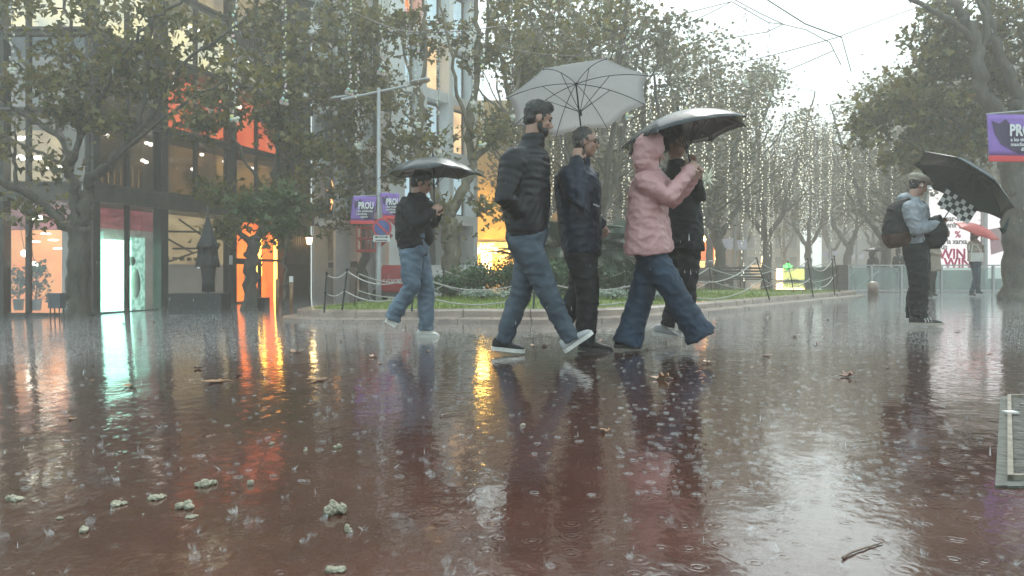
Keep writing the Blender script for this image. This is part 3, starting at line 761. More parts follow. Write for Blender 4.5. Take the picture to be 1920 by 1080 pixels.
# 6: big old tree at the right edge
y = 17.0
base = Vector((X(1910, y), y, -.05))
limbs = [([base]+PL(y, (1908,470),(1905,380),(1900,290),(1895,225)), .31, .27),
 (PL(y, (1900,260),(1868,205,-.1),(1838,175,-.2),(1835,125,-.2),(1822,60,-.2),(1800,20,-.2),(1790,-20,-.2)), .20, .09),
 (PL(y, (1905,250),(1915,190),(1890,140),(1868,80,-.1),(1850,20,-.2),(1840,-30,-.2)), .17, .07),
 (PL(y, (1838,100,-.2),(1850,40,-.3),(1830,-10,-.3)), .10, .05),
 (PL(y, (1825,75,-.2),(1790,45,-.3),(1750,20,-.3),(1700,-10,-.3)), .09, .05),
 (PL(y, (1890,270,.5),(1840,275,.7),(1790,230,.8),(1745,190,1),(1690,180,1),(1640,200,1)), .08, .02),
 (PL(y, (1880,275,.5),(1820,270,.8),(1760,255,1),(1700,255,1)), .05, .015), (PL(y, (1900,200),(1990,120),(2060,40)), .15, .05)]
blobs = [(P(1770,70,y+.9),.9,.7,1.0,1.3),(P(1860,110,y+1.3),1.2,1,1.3,2.2),(P(1900,30,y+1.2),1.5,1.0,1.2,2.0),(P(1740,200,y+.9),1.2,.9,.8,1.6),(P(1680,180,y+1),1.1,.9,.8,1.5),(P(1630,230,y+1),.6,.6,.6,.7),
 (P(1810,260,y+1),1.0,.9,.8,1.4),(P(1720,300,y+1.2),.9,.8,.6,.9),(P(1740,120,y+1),.8,.8,.8,.9),(P(1870,200,y+1.2),.9,.9,.9,1.4),(P(2050,60,y),2,1.5,2,2)]
make_tree('plane_tree', base, limbs, blobs, .130, 7600, 'old thick knotted plane tree at the right edge of the photo', M['bark'], M['leaf'], spread=.28)

# prototypes for the avenue
def proto_limbs(seed):
    random.seed(seed)
    L = [([Vector((0,0,-.1)), Vector((.03,0,1.2)), Vector((0,.05,2.4))], .24, .19)]
    k = 3
    for i in range(k):
        a = 2*math.pi*i/k+random.uniform(-.3,.3)+.2; d = Vector((math.cos(a), math.sin(a), 0))
        p1 = Vector((0,0,2.3)); p2 = p1+d*.7+Vector((0,0,1.2)); p3 = p2+d*.5+Vector((0,0,1.9)); p4 = p3+d*.6+Vector((0,0,2.2)); p5 = p4+d*.4+Vector((0,0,1.8))
        L.append(([p1,p2,p3,p4,p5], .14, .03))
        for s in (-1,1):
            e = Vector((math.cos(a+s*.9), math.sin(a+s*.9), 0)); L.append(([p2, p2+e*.9+Vector((0,0,.7)), p2+e*1.7+Vector((0,0,1.6))], .06, .02)); L.append(([p3, p3+e*1.0+Vector((0,0,.8)), p3+e*1.6+Vector((0,0,2.0))], .05, .015))
    return L
protos = []
for s_ in (3, 8, 21):
    L = proto_limbs(s_)
    bl = []
    for i in range(11):
        a = i*2.4+s_; r_ = random.uniform(.6, 2.2); bl.append((Vector((r_*math.cos(a), r_*math.sin(a), random.uniform(4.0, 9.6))), 1.15, 1.15, .95, 1))
    bl.append((Vector((0,0,10.3)), 1.1, 1.1, 1.0, .8))
    protos.append((L, bl))
avenue = [ # px, distance, height scale, prototype, label
 (1347, 30, .92, 0, 'avenue plane tree with a V fork left of the dark bench'), (1437, 35, .98, 1, 'V-forked avenue plane tree right behind the dark bench'),
 (1515, 47, 1.0, 2, 'hazy avenue plane tree right of the green pharmacy light'), (1592, 44, .98, 0, 'hazy plane tree standing behind the dome of the dark umbrella'),
 (1290, 25, .74, 2, 'avenue plane tree behind the black jacketed walker'), (1205, 27, .86, 1, 'plane tree behind the pink coated walker'),
 (1120, 22.5, .98, 0, 'plane tree behind the navy jacketed man'), (1020, 25, 1.05, 2, 'plane tree behind the man in the quilted jacket'),
 (1660, 33, .88, 1, 'plane tree above the glass barrier left of the flat-capped man'), (1745, 29, .80, 2, 'plane tree whose crown stands above the advertising panel'),
 (1830, 36, 1.0, 0, 'plane tree behind the woman with the red umbrella'), (1470, 66, 1.1, 1, 'faint far avenue tree straight behind the pharmacy light'),
 (1390, 56, 1.15, 0, 'faint far avenue tree left of the pharmacy light'), (1560, 62, 1.05, 2, 'faint far avenue tree left of the dark umbrella dome'),
 (1640, 58, 1.1, 0, 'faint far avenue tree right of the dark umbrella dome'), (1240, 40, 1.2, 1, 'far avenue tree between the two black umbrellas'),
 (1720, 52, 1.1, 2, 'far tree hidden behind the flat cap and umbrella'), (1010, 32, 1.05, 1, 'plane tree right of the warm stone building'),
 (1330, 45, 1.15, 2, 'far avenue tree behind the white banners'), (1075, 38, 1.2, 0, 'far plane tree behind the white umbrella')]
done = {}
for i, (px, y, hs, k, lab) in enumerate(avenue):
    loc = Vector((X(px, y), y, 0)); L, bl = protos[k]
    if k not in done:
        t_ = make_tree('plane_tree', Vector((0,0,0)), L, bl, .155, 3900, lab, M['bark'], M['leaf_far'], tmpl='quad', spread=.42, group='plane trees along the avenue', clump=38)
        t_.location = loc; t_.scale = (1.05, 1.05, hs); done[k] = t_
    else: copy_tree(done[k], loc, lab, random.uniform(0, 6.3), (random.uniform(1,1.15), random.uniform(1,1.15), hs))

# shrubs, palm, on the island
def shrub(px, y, rx, rz, lab, m=None, nl=1500, sz=.05):
    c = Vector((X(px,y), y, lz(X(px,y), y)))
    t_ = thing('shrub', c, lab, 'shrub', 'shrubs on the kerbed island')
    q = MB(); C = []
    for i in range(14):
        a = random.uniform(0, 6.28); p = c+Vector((math.cos(a)*rx*random.random(), math.sin(a)*rx*.8*random.random(), rz*random.uniform(.5, 1)))
        q.tube([c, (c+p)/2+Vector((0,0,.05)), p], [.02,.012,.006], 5)
        C.append(np.array(p)+rng.normal(0, 1, (nl//14, 3))*np.array([rx*.36, rx*.3, rz*.22]))
    C = np.concatenate(C); C[:, 2] = np.maximum(C[:, 2], c.z+.03)
    q.build('stem', M['bark'], t_); link('foliage', leaf_mesh('foliage', C, sz, 'quad', droop=-.2), m or M['leaf_green'], t_)
for a in ((845,13.6,.45,.30,'low green shrub at the left end of the hedge'),(895,13.2,.5,.42,'rounded green shrub behind the legs of the quilted man'),(955,12.9,.5,.48,'dense shrub between the two dark-jacketed men'),(1035,12.8,.55,.48,'dense shrub behind the navy jacketed man'),
          (1110,13.2,.5,.45,'dense shrub between the navy man and the pink coat'),(1185,13.8,.5,.42,'shrub behind the pink coated walker\'s jeans'),(1245,14.6,.4,.34,'small shrub seen between the walkers\' legs')): shrub(*a)
for px, y, lab in ((905,12.3,'pale grey-green ground plant behind the quilted man'),(960,12.0,'pale grey-green ground plant left of the black trousers'),(1150,12.1,'pale grey-green ground plant between pink coat and navy man'),(1225,12.6,'pale ground plant behind the wide blue jeans')):
    shrub(px, y, .26, .12, lab, M['leaf_pale'], 420, .045)
def palm(px, y, h, n, lab, flen):
    c = Vector((X(px,y), y, lz(X(px,y),y)))
    t_ = thing('palm', c, lab, 'palm', 'palms on the kerbed island')
    q = MB(); q.tube([c-Vector((0,0,.1)), c+Vector((0,0,h))], [.17,.12], 10)
    for i in range(30): a = i*2.4; z = h*(i/30); q.box(c+Vector((math.cos(a)*.15, math.sin(a)*.15, z)), (.06,.06,.08), Matrix.Rotation(a, 3, 'Z'))
    q.build('trunk', M['bark'], t_)
    for i in range(n):
        a = i*2.399; el = random.uniform(-.2, 1.25); L = flen*random.uniform(.8, 1.1); o = c+Vector((0,0,h)); d = Vector((math.cos(a)*math.cos(el), math.sin(a)*math.cos(el), math.sin(el)))
        pts_ = [o+d*L*s-Vector((0,0,.45*L*s*s)) for s in np.linspace(0, 1, 9)]
        q = MB(); q.tube(pts_, [.012]*8+[.003], 4)
        for j in range(2, 46):
            s = j/46; p = o+d*L*s-Vector((0,0,.45*L*s*s)); T = (d-Vector((0,0,.9*s))).normalized(); S = T.cross(Vector((0,0,1))).normalized()
            ll = .30*L*math.sin(math.pi*(.12+.86*s))+.02
            for sd in (-1, 1):
                tip = p+(S*sd*.85+T*.55+Vector((0,0,-.12))).normalized()*ll; w_ = T*.014
                q.add([p-w_, p+w_, tip], [(0,1,2)])
        q.build('frond', M['palm'], t_, fix=False)
palm(1060, 14.2, .75, 34, 'dark low palm behind the navy jacketed man', 1.6)
palm(1150, 14.0, .75, 38, 'dark low palm left of the pink coat', 1.45)
palm(985, 14.6, .60, 18, 'dark low palm whose fronds show behind the quilted man', 1.0)
# ---------------------------------------------------------------- rope fence of the island
def rope_fence(plist, lab, sag=.16, close=False):
    """plist: (px, base y, top y, top px)"""
    pts = []
    for px, by, ty, tpx in plist:
        y = 10.
        for _ in range(30): y = FPX*(CAMH-gz(X(px,y))-.17)/(by-HZ)
        y = min(max(y, 9.8), 21.3); pts.append((Vector((X(px,y), y, gz(X(px,y))+.13)), P(tpx, ty, y)))
    t_ = thing('rope_fence', pts[0][0], lab, 'fence')
    for a, b in pts:
        q = MB(); q.tube([a, b], [.014,.011], 6); q.ell(b, (.02,.02,.02), None, 8, 5); d = (b-a)
        for s in (.97, .5): q.tube([a+d*(s-.015), a+d*(s+.015)], .022, 8)
        q.build('post', M['black'], t_)
    for (a, b), (c, d) in zip(pts, pts[1:]):
        for s, sg_ in ((.97, 1), (.5, .85)):
            p0 = a+(b-a)*s; p1 = c+(d-c)*s; L = (p1-p0).length; g_ = min(.085*L+.05, .26)*sg_
            q = MB(); q.tube([p0.lerp(p1, u)-Vector((0,0,4*g_*u*(1-u))) for u in np.linspace(0,1,15)], .010, 6); q.build('rope', M['chain'], t_, True)
rope_fence([(608,581,512,612),(641,579,506,651),(772,587,512,778),(1000,590,520,1004),(1250,580,508,1252),(1443,558,484,1418),(1525,554,486,1514),(1565,550,486,1560)], 'near rope fence on thin black posts along the front of the lawn')
rope_fence([(664,572,510,670),(830,562,505,832),(1010,560,505,1012),(1175,560,506,1175),(1335,550,500,1330),(1489,547,490,1477),(1574,546,480,1564)], 'far rope fence on thin black posts along the back of the lawn')

# ---------------------------------------------------------------- planter, closed parasol, stand
y = 15.3; c = Vector((X(374,y), y, gz(X(374,y))))
t_ = thing('planter', c, 'long low black planter box in front of the cream shop window', 'planter', 'black planter boxes')
q = MB(); q.box((c.x, c.y, c.z+.2), (1.08,.5,.40)); q.build('box', M['black'], t_)
q = MB(); q.box((c.x, c.y, c.z+.41), (1.12,.54,.03)); q.build('rim', M['black'], t_)
q = MB(); q.box((c.x, c.y, c.z+.428), (.98,.42,.012)); q.build('soil', M['soil'], t_)
y = 15.35; c = Vector((X(390,y), y, gz(X(390,y))+.43))
t_ = thing('closed_parasol', c, 'tall folded black parasol standing in the low planter box', 'parasol')
q = MB(); q.tube([c, c+Vector((0,0,1.85))], .025, 8); q.build('pole', M['steel'], t_)
secs = []; topz = P(0,408,y).z
for f_, r_ in ((0,.03),(.03,.045),(.12,.08),(.24,.12),(.36,.19),(.41,.205),(.415,.175),(.52,.185),(.64,.225),(.66,.21)):
    secs.append((f_, r_))
vs = []; fs = []; n = 28; H = topz-c.z
for f_, r_ in secs:
    for k in range(n):
        a = 2*math.pi*k/n; rr = r_*(1+.16*math.sin(a*7+f_*3)*min(1, f_*3)); vs.append(Vector((c.x+rr*math.cos(a), c.y+rr*math.sin(a)*.8, topz-f_*H-(.05*math.sin(a*3.0) if f_ > .7 else 0))))
for i in range(len(secs)-1):
    for k in range(n): fs.append((i*n+k, i*n+(k+1)%n, (i+1)*n+(k+1)%n, (i+1)*n+k))
fs.append(tuple(range(n))); fs.append(tuple((len(secs)-1)*n+k for k in range(n)))
q = MB(); q.add(vs, fs); q.build('folded_canopy', pm('black_canvas', (.022,.022,.023), (.012,.012,.013), 6, .55, .5, 25, .02), t_, True)
q = MB(); q.loft([(c+Vector((.01,0,h_)), (r_,0,0), (0,r_*.85,0)) for h_, r_ in ((.02,.13),(.25,.12),(.5,.15),(.75,.16))], 14, 2.2); q.build('tied_hem', bpy.data.materials['black_canvas'], t_, True)
q = MB(); p = P(390-18, 502, y-.2); q.box(p, (.05,.01,.035)); q.build('emblem', M['white'], t_)
y = 17.2; c = Vector((X(487,y), y, gz(X(487,y))))
t_ = thing('planter', c, 'small black planter with a thin leafless plant beside the orange door', 'planter', 'black planter boxes')
q = MB(); q.box((c.x, c.y, c.z+.13), (.36,.3,.26)); q.build('box', M['black'], t_)
q = MB(); q.tube([c+Vector((0,0,.25)), c+Vector((-.03,0,1.0)), c+Vector((.10,0,1.5)), c+Vector((.22,0,2.0))], [.012,.01,.008,.003], 5)
for z in (.9,1.1,1.3,1.45,1.6): q.add([c+Vector((.0,0,z)), c+Vector((.12,.02,z+.22)), c+Vector((.02,.03,z+.12))], [(0,1,2)])
q.build('plant', M['bark'], t_)
y = 14.9; c = Vector((X(107,y), y, gz(X(107,y))))
t_ = thing('menu_stand', c, 'small dark box on four legs left of the forked tree trunk', 'stand')
q = MB(); q.box((c.x, c.y, c.z+.40), (.24,.2,.30)); q.build('box', pm('stand_slate', (.09,.10,.12), (.07,.08,.09), 4, .4), t_)
for sx in (-.09,.09):
    for sy in (-.07,.07): q = MB(); q.tube([(c.x+sx, c.y+sy, c.z), (c.x+sx, c.y+sy, c.z+.26)], .012, 6); q.build('leg', M['black'], t_)
# house plants inside the orange shop
for px, yy, h, nl, lab in ((68,18.6,.75,260,'larger leafy potted plant inside the orange shop window'),(35,18.7,.65,140,'smaller leafy plant at the left inside the orange shop window')):
    c = Vector((X(px,yy), yy, -.3)); t_ = thing('pot_plant', c, lab, 'plant', 'pot plants inside the orange shop')
    q = MB(); q.tube([c, c+Vector((0,0,.28))], [.10,.13], 12); q.build('pot', M['white'], t_)
    q = MB(); C = []
    for i in range(9):
        a = i*2.4; p = c+Vector((math.cos(a)*.3*random.random(), math.sin(a)*.2, .35+h*random.random())); q.tube([c+Vector((0,0,.25)), p], [.01,.005], 4); C.append(np.array(p)+rng.normal(0,1,(nl//9,3))*[.10,.08,.10])
    q.build('stem', M['bark'], t_); link('foliage', leaf_mesh('foliage', np.concatenate(C), .11, 'quad', droop=-.4), M['leaf_green'], t_)
# wall lantern on the fins
p = P(567, 452, 25.8); p = LB.at(LB.U(567), LB.Z(567, 452), .28)
t_ = thing('wall_lantern', p, 'small lit wall lantern on the ribbed cladding', 'lamp')
q = MB(); q.loft([(p+Vector((0,0,-.12)),(.07,0,0),(0,.07,0)),(p+Vector((0,0,.12)),(.12,0,0),(0,.12,0))], 6, 2); q.build('pane', M['em_warm'], t_)
q = MB(); q.loft([(p+Vector((0,0,.121)),(.15,0,0),(0,.15,0)),(p+Vector((0,0,.24)),(.04,0,0),(0,.04,0)),(p+Vector((0,0,.30)),(.02,0,0),(0,.02,0))], 6, 2); q.tube([p+Vector((0,0,-.12)), p+Vector((0,0,-.3)), p-LB.n*.3+Vector((0,0,-.35))], .018, 5); q.build('bracket', M['black'], t_)

# ---------------------------------------------------------------- street lamp, banners, signs
VI = pm('banner_violet', (.30,.17,.52), (.24,.13,.44), 3, .6); RE = pm('banner_red', (.75,.07,.08), (.62,.05,.06), 3, .6)
DK = pm('banner_shadow', (.07,.045,.11), (.06,.04,.09), 3, .6); WT = pm('letter_white', (.8,.8,.8), (.74,.74,.74), 2, .5)
def banner(p0, w_, h_, rot, lab, grp, shear=0.0, full=True, curl=.03, dark=True):
    """hanging cloth: p0 = top left corner, x axis to the right"""
    t_ = thing('banner', p0, lab, 'banner', grp)
    Rz = Matrix.Rotation(rot, 3, 'Z')
    def at(u, v, d=0):      # u 0..1 right, v 0..1 down
        return Vector(p0)+Rz @ Vector((u*w_+shear*v*w_, -curl*math.sin(u*5+v*2)-d, -v*h_-(.05*h_)*u*(-1)*shear))
    def sheet(u0, u1, v0, v1, m, nm, d=0, nu=12, nv=8, par=None):
        vs = [at(u0+(u1-u0)*i/nu, v0+(v1-v0)*j/nv, d) for j in range(nv+1) for i in range(nu+1)]
        fs = [(j*(nu+1)+i, j*(nu+1)+i+1, (j+1)*(nu+1)+i+1, (j+1)*(nu+1)+i) for j in range(nv) for i in range(nu)]
        q = MB(); q.add(vs, fs); o = q.build(nm, m, par or t_, True); s = o.modifiers.new('th', 'SOLIDIFY'); s.thickness = .003; s.offset = 0; return o
    sheet(0, 1, 0, .87, VI, 'cloth'); sheet(0, 1, .872, 1, RE, 'red_hem')
    if dark:
        pts_ = [(.08,.14),(.22,.2),(.34,.1),(.5,.3),(.98,.34),(.98,.80),(.60,.84),(.42,.74),(.24,.62),(.12,.40)]
        q = MB(); q.add([at(u, v, .008) for u, v in pts_], [tuple(range(len(pts_)))]); q.build('shadow_print', DK, t_)
    M3 = Rz @ Matrix(((1,0,0),(0,0,-1),(0,1,0)))
    def tx(s, u, v, size, bold=0., sx=1.): 
        a_ = at(u, v, .02); text(t_, s, a_, size, WT, M3, .001, 'LEFT', bold=bold, sx=sx)
    tx('PROU', .40 if full else .28, .35, h_*.34, h_*.012, .72 if full else .62)
    for k, s in enumerate(('a les violències', 'masclistes', 'digitals')): tx(s, (.42,.42,.62)[k] if full else (.22,.22,.4)[k], .54+.10*k, h_*.11, h_*.002, .9)
    return t_
y = 16.3; lx = X(710, y); lc = Vector((lx, y, gz(lx)))
t_ = thing('street_lamp', lc, 'tall grey T-shaped street lamp with two flat heads', 'street lamp')
q = MB(); q.tube([lc, lc+Vector((0,0,.5)), P(710,165,y)], [.065,.055,.040], 14); q.tube([lc, lc+Vector((0,0,.04))], .16, 14); q.build('pole', M['galv'], t_, True)
q = MB(); q.tube([P(640,187,y-.2), P(710,172,y), P(790,155,y+.2)], .03, 8); q.build('arm', M['galv'], t_)
for (a_, b_) in (((618,187),(665,181)),((768,156),(806,149))):
    q = MB(); A0 = P(a_[0],a_[1],y-.1); B0 = P(b_[0],b_[1],y+.1); d = (B0-A0).normalized()
    q.loft([(A0,(0,.07,0),(0,0,.012)),(A0.lerp(B0,.15),(0,.15,0),(0,0,.035)),(A0.lerp(B0,.85),(0,.15,0),(0,0,.045)),(B0,(0,.09,0),(0,0,.02))], 12, 3); q.build('lamp_head', M['galv'], t_)
banner(P(662,368,16.2), .51, .60, 0, 'violet PROU banner on the left side of the street lamp', 'violet banners on the street lamp', -.12, False)
banner(P(713,362,16.2), .40, .56, 0, 'violet PROU banner right of the street lamp, partly behind the umbrella', 'violet banners on the street lamp', .15, False)
for (px, py) in ((686,366),(722,361)):
    q = MB(); q.tube([P(710,py,16.25), P(px-24 if px < 700 else px+18, py+2, 16.2)], .012, 6); q.build('banner_arm', M['galv'], t_)
y = 16.1; c = P(716,427,y)
t_ = thing('no_parking_sign', c, 'round blue and red no-parking sign fixed to the street lamp', 'sign')
q = MB(); q.tube([c+Vector((0,.02,0)), c+Vector((0,.035,0))], .21, 32); q.build('plate', pm('sign_red', (.55,.03,.04), None, 3, .4), t_)
q = MB(); q.tube([c+Vector((0,.01,0)), c+Vector((0,.019,0))], .165, 32); q.build('blue_disc', pm('sign_blue', (.05,.08,.28), None, 3, .4), t_)
q = MB(); q.box(c+Vector((0,.004,0)), (.36,.008,.04), Matrix.Rotation(R(-45)*-1,3,'Y')); q.build('red_bar', bpy.data.materials['sign_red'], t_)
c = P(715,447,y); t_ = thing('arrow_plate', c, 'small white double-arrow plate under the no-parking sign', 'sign')
q = MB(); q.box(c+Vector((0,.02,0)), (.36,.01,.14)); q.build('plate', M['white'], t_)
q = MB(); z0 = .03
q.add([c+Vector((-.15,.01,z0)), c+Vector((-.10,.01,z0+.03)), c+Vector((-.10,.01,z0+.01)), c+Vector((.10,.01,z0+.01)), c+Vector((.10,.01,z0+.03)), c+Vector((.15,.01,z0)), c+Vector((.10,.01,z0-.03)), c+Vector((.10,.01,z0-.01)), c+Vector((-.10,.01,z0-.01)), c+Vector((-.10,.01,z0-.03))], [tuple(range(10))]); q.build('arrow', M['black'], t_)
q = MB(); q.box(c+Vector((0,.01,-.04)), (.26,.004,.02)); q.build('text_line', M['black'], t_)

# big banner at the right on its mast
y = 9.4; mx = X(1960,y); t_ = thing('banner_mast', (mx, y, 0), 'grey mast just outside the right edge carrying the big banner', 'mast')
q = MB(); q.tube([(mx,y,0),(mx,y,3.2)], .05, 12); q.build('pole', M['galv'], t_, True)
q = MB(); q.tube([P(1849,214,y), (mx,y,P(0,205,y).z)], .012, 6); q.tube([P(1853,302,y), (mx,y,P(0,298,y).z)], .010, 6); q.build('arm', M['galv'], t_)
banner(P(1850,215,y-.02), .66, .59, 0, 'large violet PROU banner at the right edge under the old tree', None, .03, True, .012)

# ---------------------------------------------------------------- cherry picker and hoarding
y = 19.5
gx0 = gz(X(740,y)); t_ = thing('cherry_picker', (X(745,y), y, gx0), 'red aerial work platform with folded arm behind the street lamp', 'lift')
bx = X(742,y)
q = MB(); q.loft([(Vector((bx-.38,y,gx0+.28)),(0,.35,0),(0,0,.18)),(Vector((bx-.3,y,gx0+.55)),(0,.42,0),(0,0,.38)),(Vector((bx+.35,y,gx0+.55)),(0,.42,0),(0,0,.38)),(Vector((bx+.42,y,gx0+.45)),(0,.35,0),(0,0,.25))], 16, 6); q.build('engine_housing', M['red'], t_, True)
q = MB(); q.box((bx,y,gx0+.16),(1.0,.9,.12)); q.build('chassis', M['black'], t_)
for sx in (-.38,.38):
    for sy in (-.45,.45):
        q = MB(); q.tube([(bx+sx,y+sy-.07,gx0+.16),(bx+sx,y+sy+.07,gx0+.16)], .16, 18); q.build('wheel', M['black'], t_, True)
a0, a1, a2, a3 = P(738,505,y), P(760,500,y), P(733,410,y), P(690,440,y)
for i, (p0, p1, w_) in enumerate(((P(765,505,y),P(745,420,y),.09),(P(745,420,y),P(728,405,y),.08),(P(748,450,y-.1),P(764,510,y-.1),.07))):
    d = (p1-p0).normalized(); s = d.cross(Vector((0,1,0))); q = MB(); q.loft([(p0,s*w_,(0,.08,0)),(p1,s*w_*.8,(0,.07,0))], 16, 8); q.build('boom', M['red'], t_)
q = MB()
B0 = P(674,432,y-.1); B1 = P(708,470,y-.1)
for z in (P(0,428,y).z, P(0,448,y).z, P(0,470,y).z): q.tube([(B0.x,y-.4,z),(B1.x,y-.4,z),(B1.x,y+.1,z),(B0.x,y+.1,z),(B0.x,y-.4,z)], .022, 6)
for x_ in (B0.x,B1.x,(B0.x+B1.x)/2):
    for yy in (y-.4,y+.1): q.tube([(x_,yy,P(0,428,y).z),(x_,yy,P(0,470,y).z)], .018, 6)
q.build('basket', M['red'], t_)
q = MB(); q.box((B0.x+.25,y-.15,P(0,472,y).z),(.55,.55,.04)); q.build('basket_floor', M['red'], t_)
q = MB(); q.tube([P(708,465,y), P(735,440,y)], .05, 6); q.build('boom_link', M['red'], t_)
text(t_, 'PLATAFORMES', (bx+.03, y-.435, gx0+.52), .13, WT, Matrix(((1,0,0),(0,0,-1),(0,1,0))), .002, sx=.7)
# white site hoarding
y = 21.5; t_ = thing('hoarding', (X(795,y), y, gz(X(795,y))), 'low white site hoarding behind the lawn', 'hoarding')
for k in range(4):
    xa = X(748,y)+k*.62; q = MB(); q.box((xa+.3, y, .38), (.6,.05,.98)); q.build('panel', M['white'], t_)
# far kiosk / pale column by the lit building

# ---------------------------------------------------------------- benches
def bench(px, y, w_, lab):
    c = Vector((X(px,y), y, 0)); t_ = thing('bench', c, lab, 'bench', 'slatted benches on the avenue')
    q = MB()
    for k in range(4): q.box(c+Vector((0,.24+.02*k,.50+.105*k)), (w_,.03,.075))
    q.build('backrest', M['wood'], t_)
    q = MB()
    for k in range(4): q.box(c+Vector((0,-.22+.115*k,.43)), (w_,.09,.035))
    q.build('seat', M['wood'], t_)
    for sx in (-w_/2+.12, 0, w_/2-.12):
        q = MB(); q.tube([c+Vector((sx,-.2,0)), c+Vector((sx,-.2,.41))], .025, 6); q.tube([c+Vector((sx,.2,0)), c+Vector((sx,.22,.42)), c+Vector((sx,.33,.86))], .025, 6); q.tube([c+Vector((sx,-.22,.40)), c+Vector((sx,.24,.40))], .025, 6); q.build('leg', M['black'], t_)
    q = MB()
    for sx in (-w_/2+.06, w_/2-.06): q.tube([c+Vector((sx,.28,.62)), c+Vector((sx,-.18,.64)), c+Vector((sx,-.2,.42))], .02, 6)
    q.build('armrest', M['black'], t_)
bench(1392, 26, 1.95, 'long dark slatted bench beyond the rope fence')
bench(1565, 33, 1.9, 'smaller looking farther bench left of the glass barrier')

# bollard at the tip of the island
p = Vector((X(1637,21.0), 21.0, 0)); t_ = thing('bollard', p, 'stubby stone bollard at the right tip of the island', 'bollard')
q = MB(); q.tube([p, p+Vector((0,0,.28)), p+Vector((0,0,.36)), p+Vector((0,0,.40))], [.14,.15,.13,.06], 14); q.build('post', M['stone'], t_, True)

# ---------------------------------------------------------------- glass barrier round the stairs
y = 25.0; t_ = thing('glass_barrier', (X(1750,y), y, 0), 'long green glass barrier with metal posts round the station stairs', 'barrier')
xs_ = [X(px, y) for px in (1590,1634,1690,1765,1862,1930,2000)]
ht = CAMH+(HZ-499)*y/FPX
for a_, b_ in zip(xs_, xs_[1:]):
    q = MB(); q.box2((a_+.04,y-.01,.10),(b_-.04,y+.01,ht-.04)); q.build('glass_panel', M['glass_green'], t_)
    q = MB(); q.box2((a_+.05,y-.02,.02),(b_-.05,y+.02,.09)); q.build('bottom_rail', M['galv'], t_)
for x_ in xs_: q = MB(); q.box2((x_-.035,y-.035,0),(x_+.035,y+.035,ht)); q.build('post', M['galv'], t_)
q = MB(); q.box2((xs_[0]-.04,y-.03,ht),(xs_[-1]+.04,y+.03,ht+.05)); q.build('handrail', M['galv'], t_)
q = MB(); q.box2((xs_[0],y+.1,.06),(xs_[0]+.02,y+6,ht)); q.build('glass_panel', M['glass_green'], t_)
q = MB(); q.box2((xs_[0],y+6.0,.06),(xs_[-1],y+6.02,ht)); q.build('glass_panel', M['glass_green'], t_)
q = MB(); q.tube([(xs_[0]+.3,y+1.5,.1),(xs_[1]+.2,y+1.5,ht-.1)], .03, 6); q.tube([(xs_[1]+.2,y+1.5,.1),(xs_[2],y+1.5,ht-.15)], .03, 6); q.build('stair_rail', M['galv'], t_)
q = MB(); q.box2((X(1575,y)-.1,y-.1,0),(X(1588,y),y+.1,ht+.04)); q.build('end_post', M['wood'], t_)
wl = MB(); wl.box2((xs_[3]+.2,y+2,0),(xs_[6],y+2.1,ht-.12)); wl.build('stair_wall', pm('stair_tiles', (.42,.44,.40), (.16,.18,.15), 1.5, .4), t_)

# ---------------------------------------------------------------- advertising panels
M['poster'] = emit('backlit_poster', (.74,.70,.70), .52)
PK = pm('letter_pink', (.72,.03,.16), (.66,.025,.14), 2, .4); BL = pm('letter_dark', (.05,.05,.05), None, 2, .4)
def advert(pxa, pxb, pyt, y, lab, lines, zb=.0):
    a_, b_ = X(pxa,y), X(pxb,y); zt = CAMH+(HZ-pyt)*y/FPX
    t_ = thing('advertising_panel', ((a_+b_)/2, y, 0), lab, 'billboard', 'backlit advertising panels by the stairs')
    q = MB(); q.box2((a_-.1,y,0),(b_+.1,y+.22,zt+.12)); q.build('casing', M['galv'], t_)
    q = MB(); q.box2((a_,y-.02,.45),(b_,y-.003,zt)); q.build('lit_face', M['poster'], t_)
    M3 = Matrix(((1,0,0),(0,0,-1),(0,1,0)))
    for s, px, py, size, m, bold, sx in lines: text(t_, s, P(px, py, y-.03), size*y/FPX, m, M3, .003, 'LEFT', bold=bold*y/FPX, sx=sx)
    return t_
advert(1742, 1838, 352, 27.5, 'white backlit advert with pink WIN WIN lettering behind the capped man',
  [('Abonar-se', 1751, 410, 15, BL, .35, .85), ('i obtenir el', 1751, 422, 15, BL, .35, .85), ('50', 1750, 437, 26, PK, .9, 1.0), ('%', 1790, 440, 17, PK, .5, 1), ('a tota la xarxa', 1744, 453, 14, BL, .35, .85), ('per un', 1745, 463, 14, BL, .35, .85),
   ('WIN', 1760, 477, 26, PK, .8, .95), ('WIN', 1770, 494, 26, PK, .8, .95)])
a2 = advert(1852, 1912, 362, 26.5, 'second backlit panel with red and pink patches left of the old tree', [])
RP = pm('poster_red', (.6,.06,.08), (.4,.2,.2), 1.2, .4)
q = MB(); q.add([P(1884,364,26.47),P(1911,372,26.47),P(1911,400,26.47),P(1890,385,26.47)], [(0,1,2,3)]); q.build('red_patch', RP, a2)
q = MB(); q.add([P(1855,430,26.47),P(1880,425,26.47),P(1884,470,26.47),P(1858,478,26.47)], [(0,1,2,3)]); q.build('pink_patch', pm('poster_pink', (.5,.25,.28), (.35,.3,.3), 1.5, .4), a2)

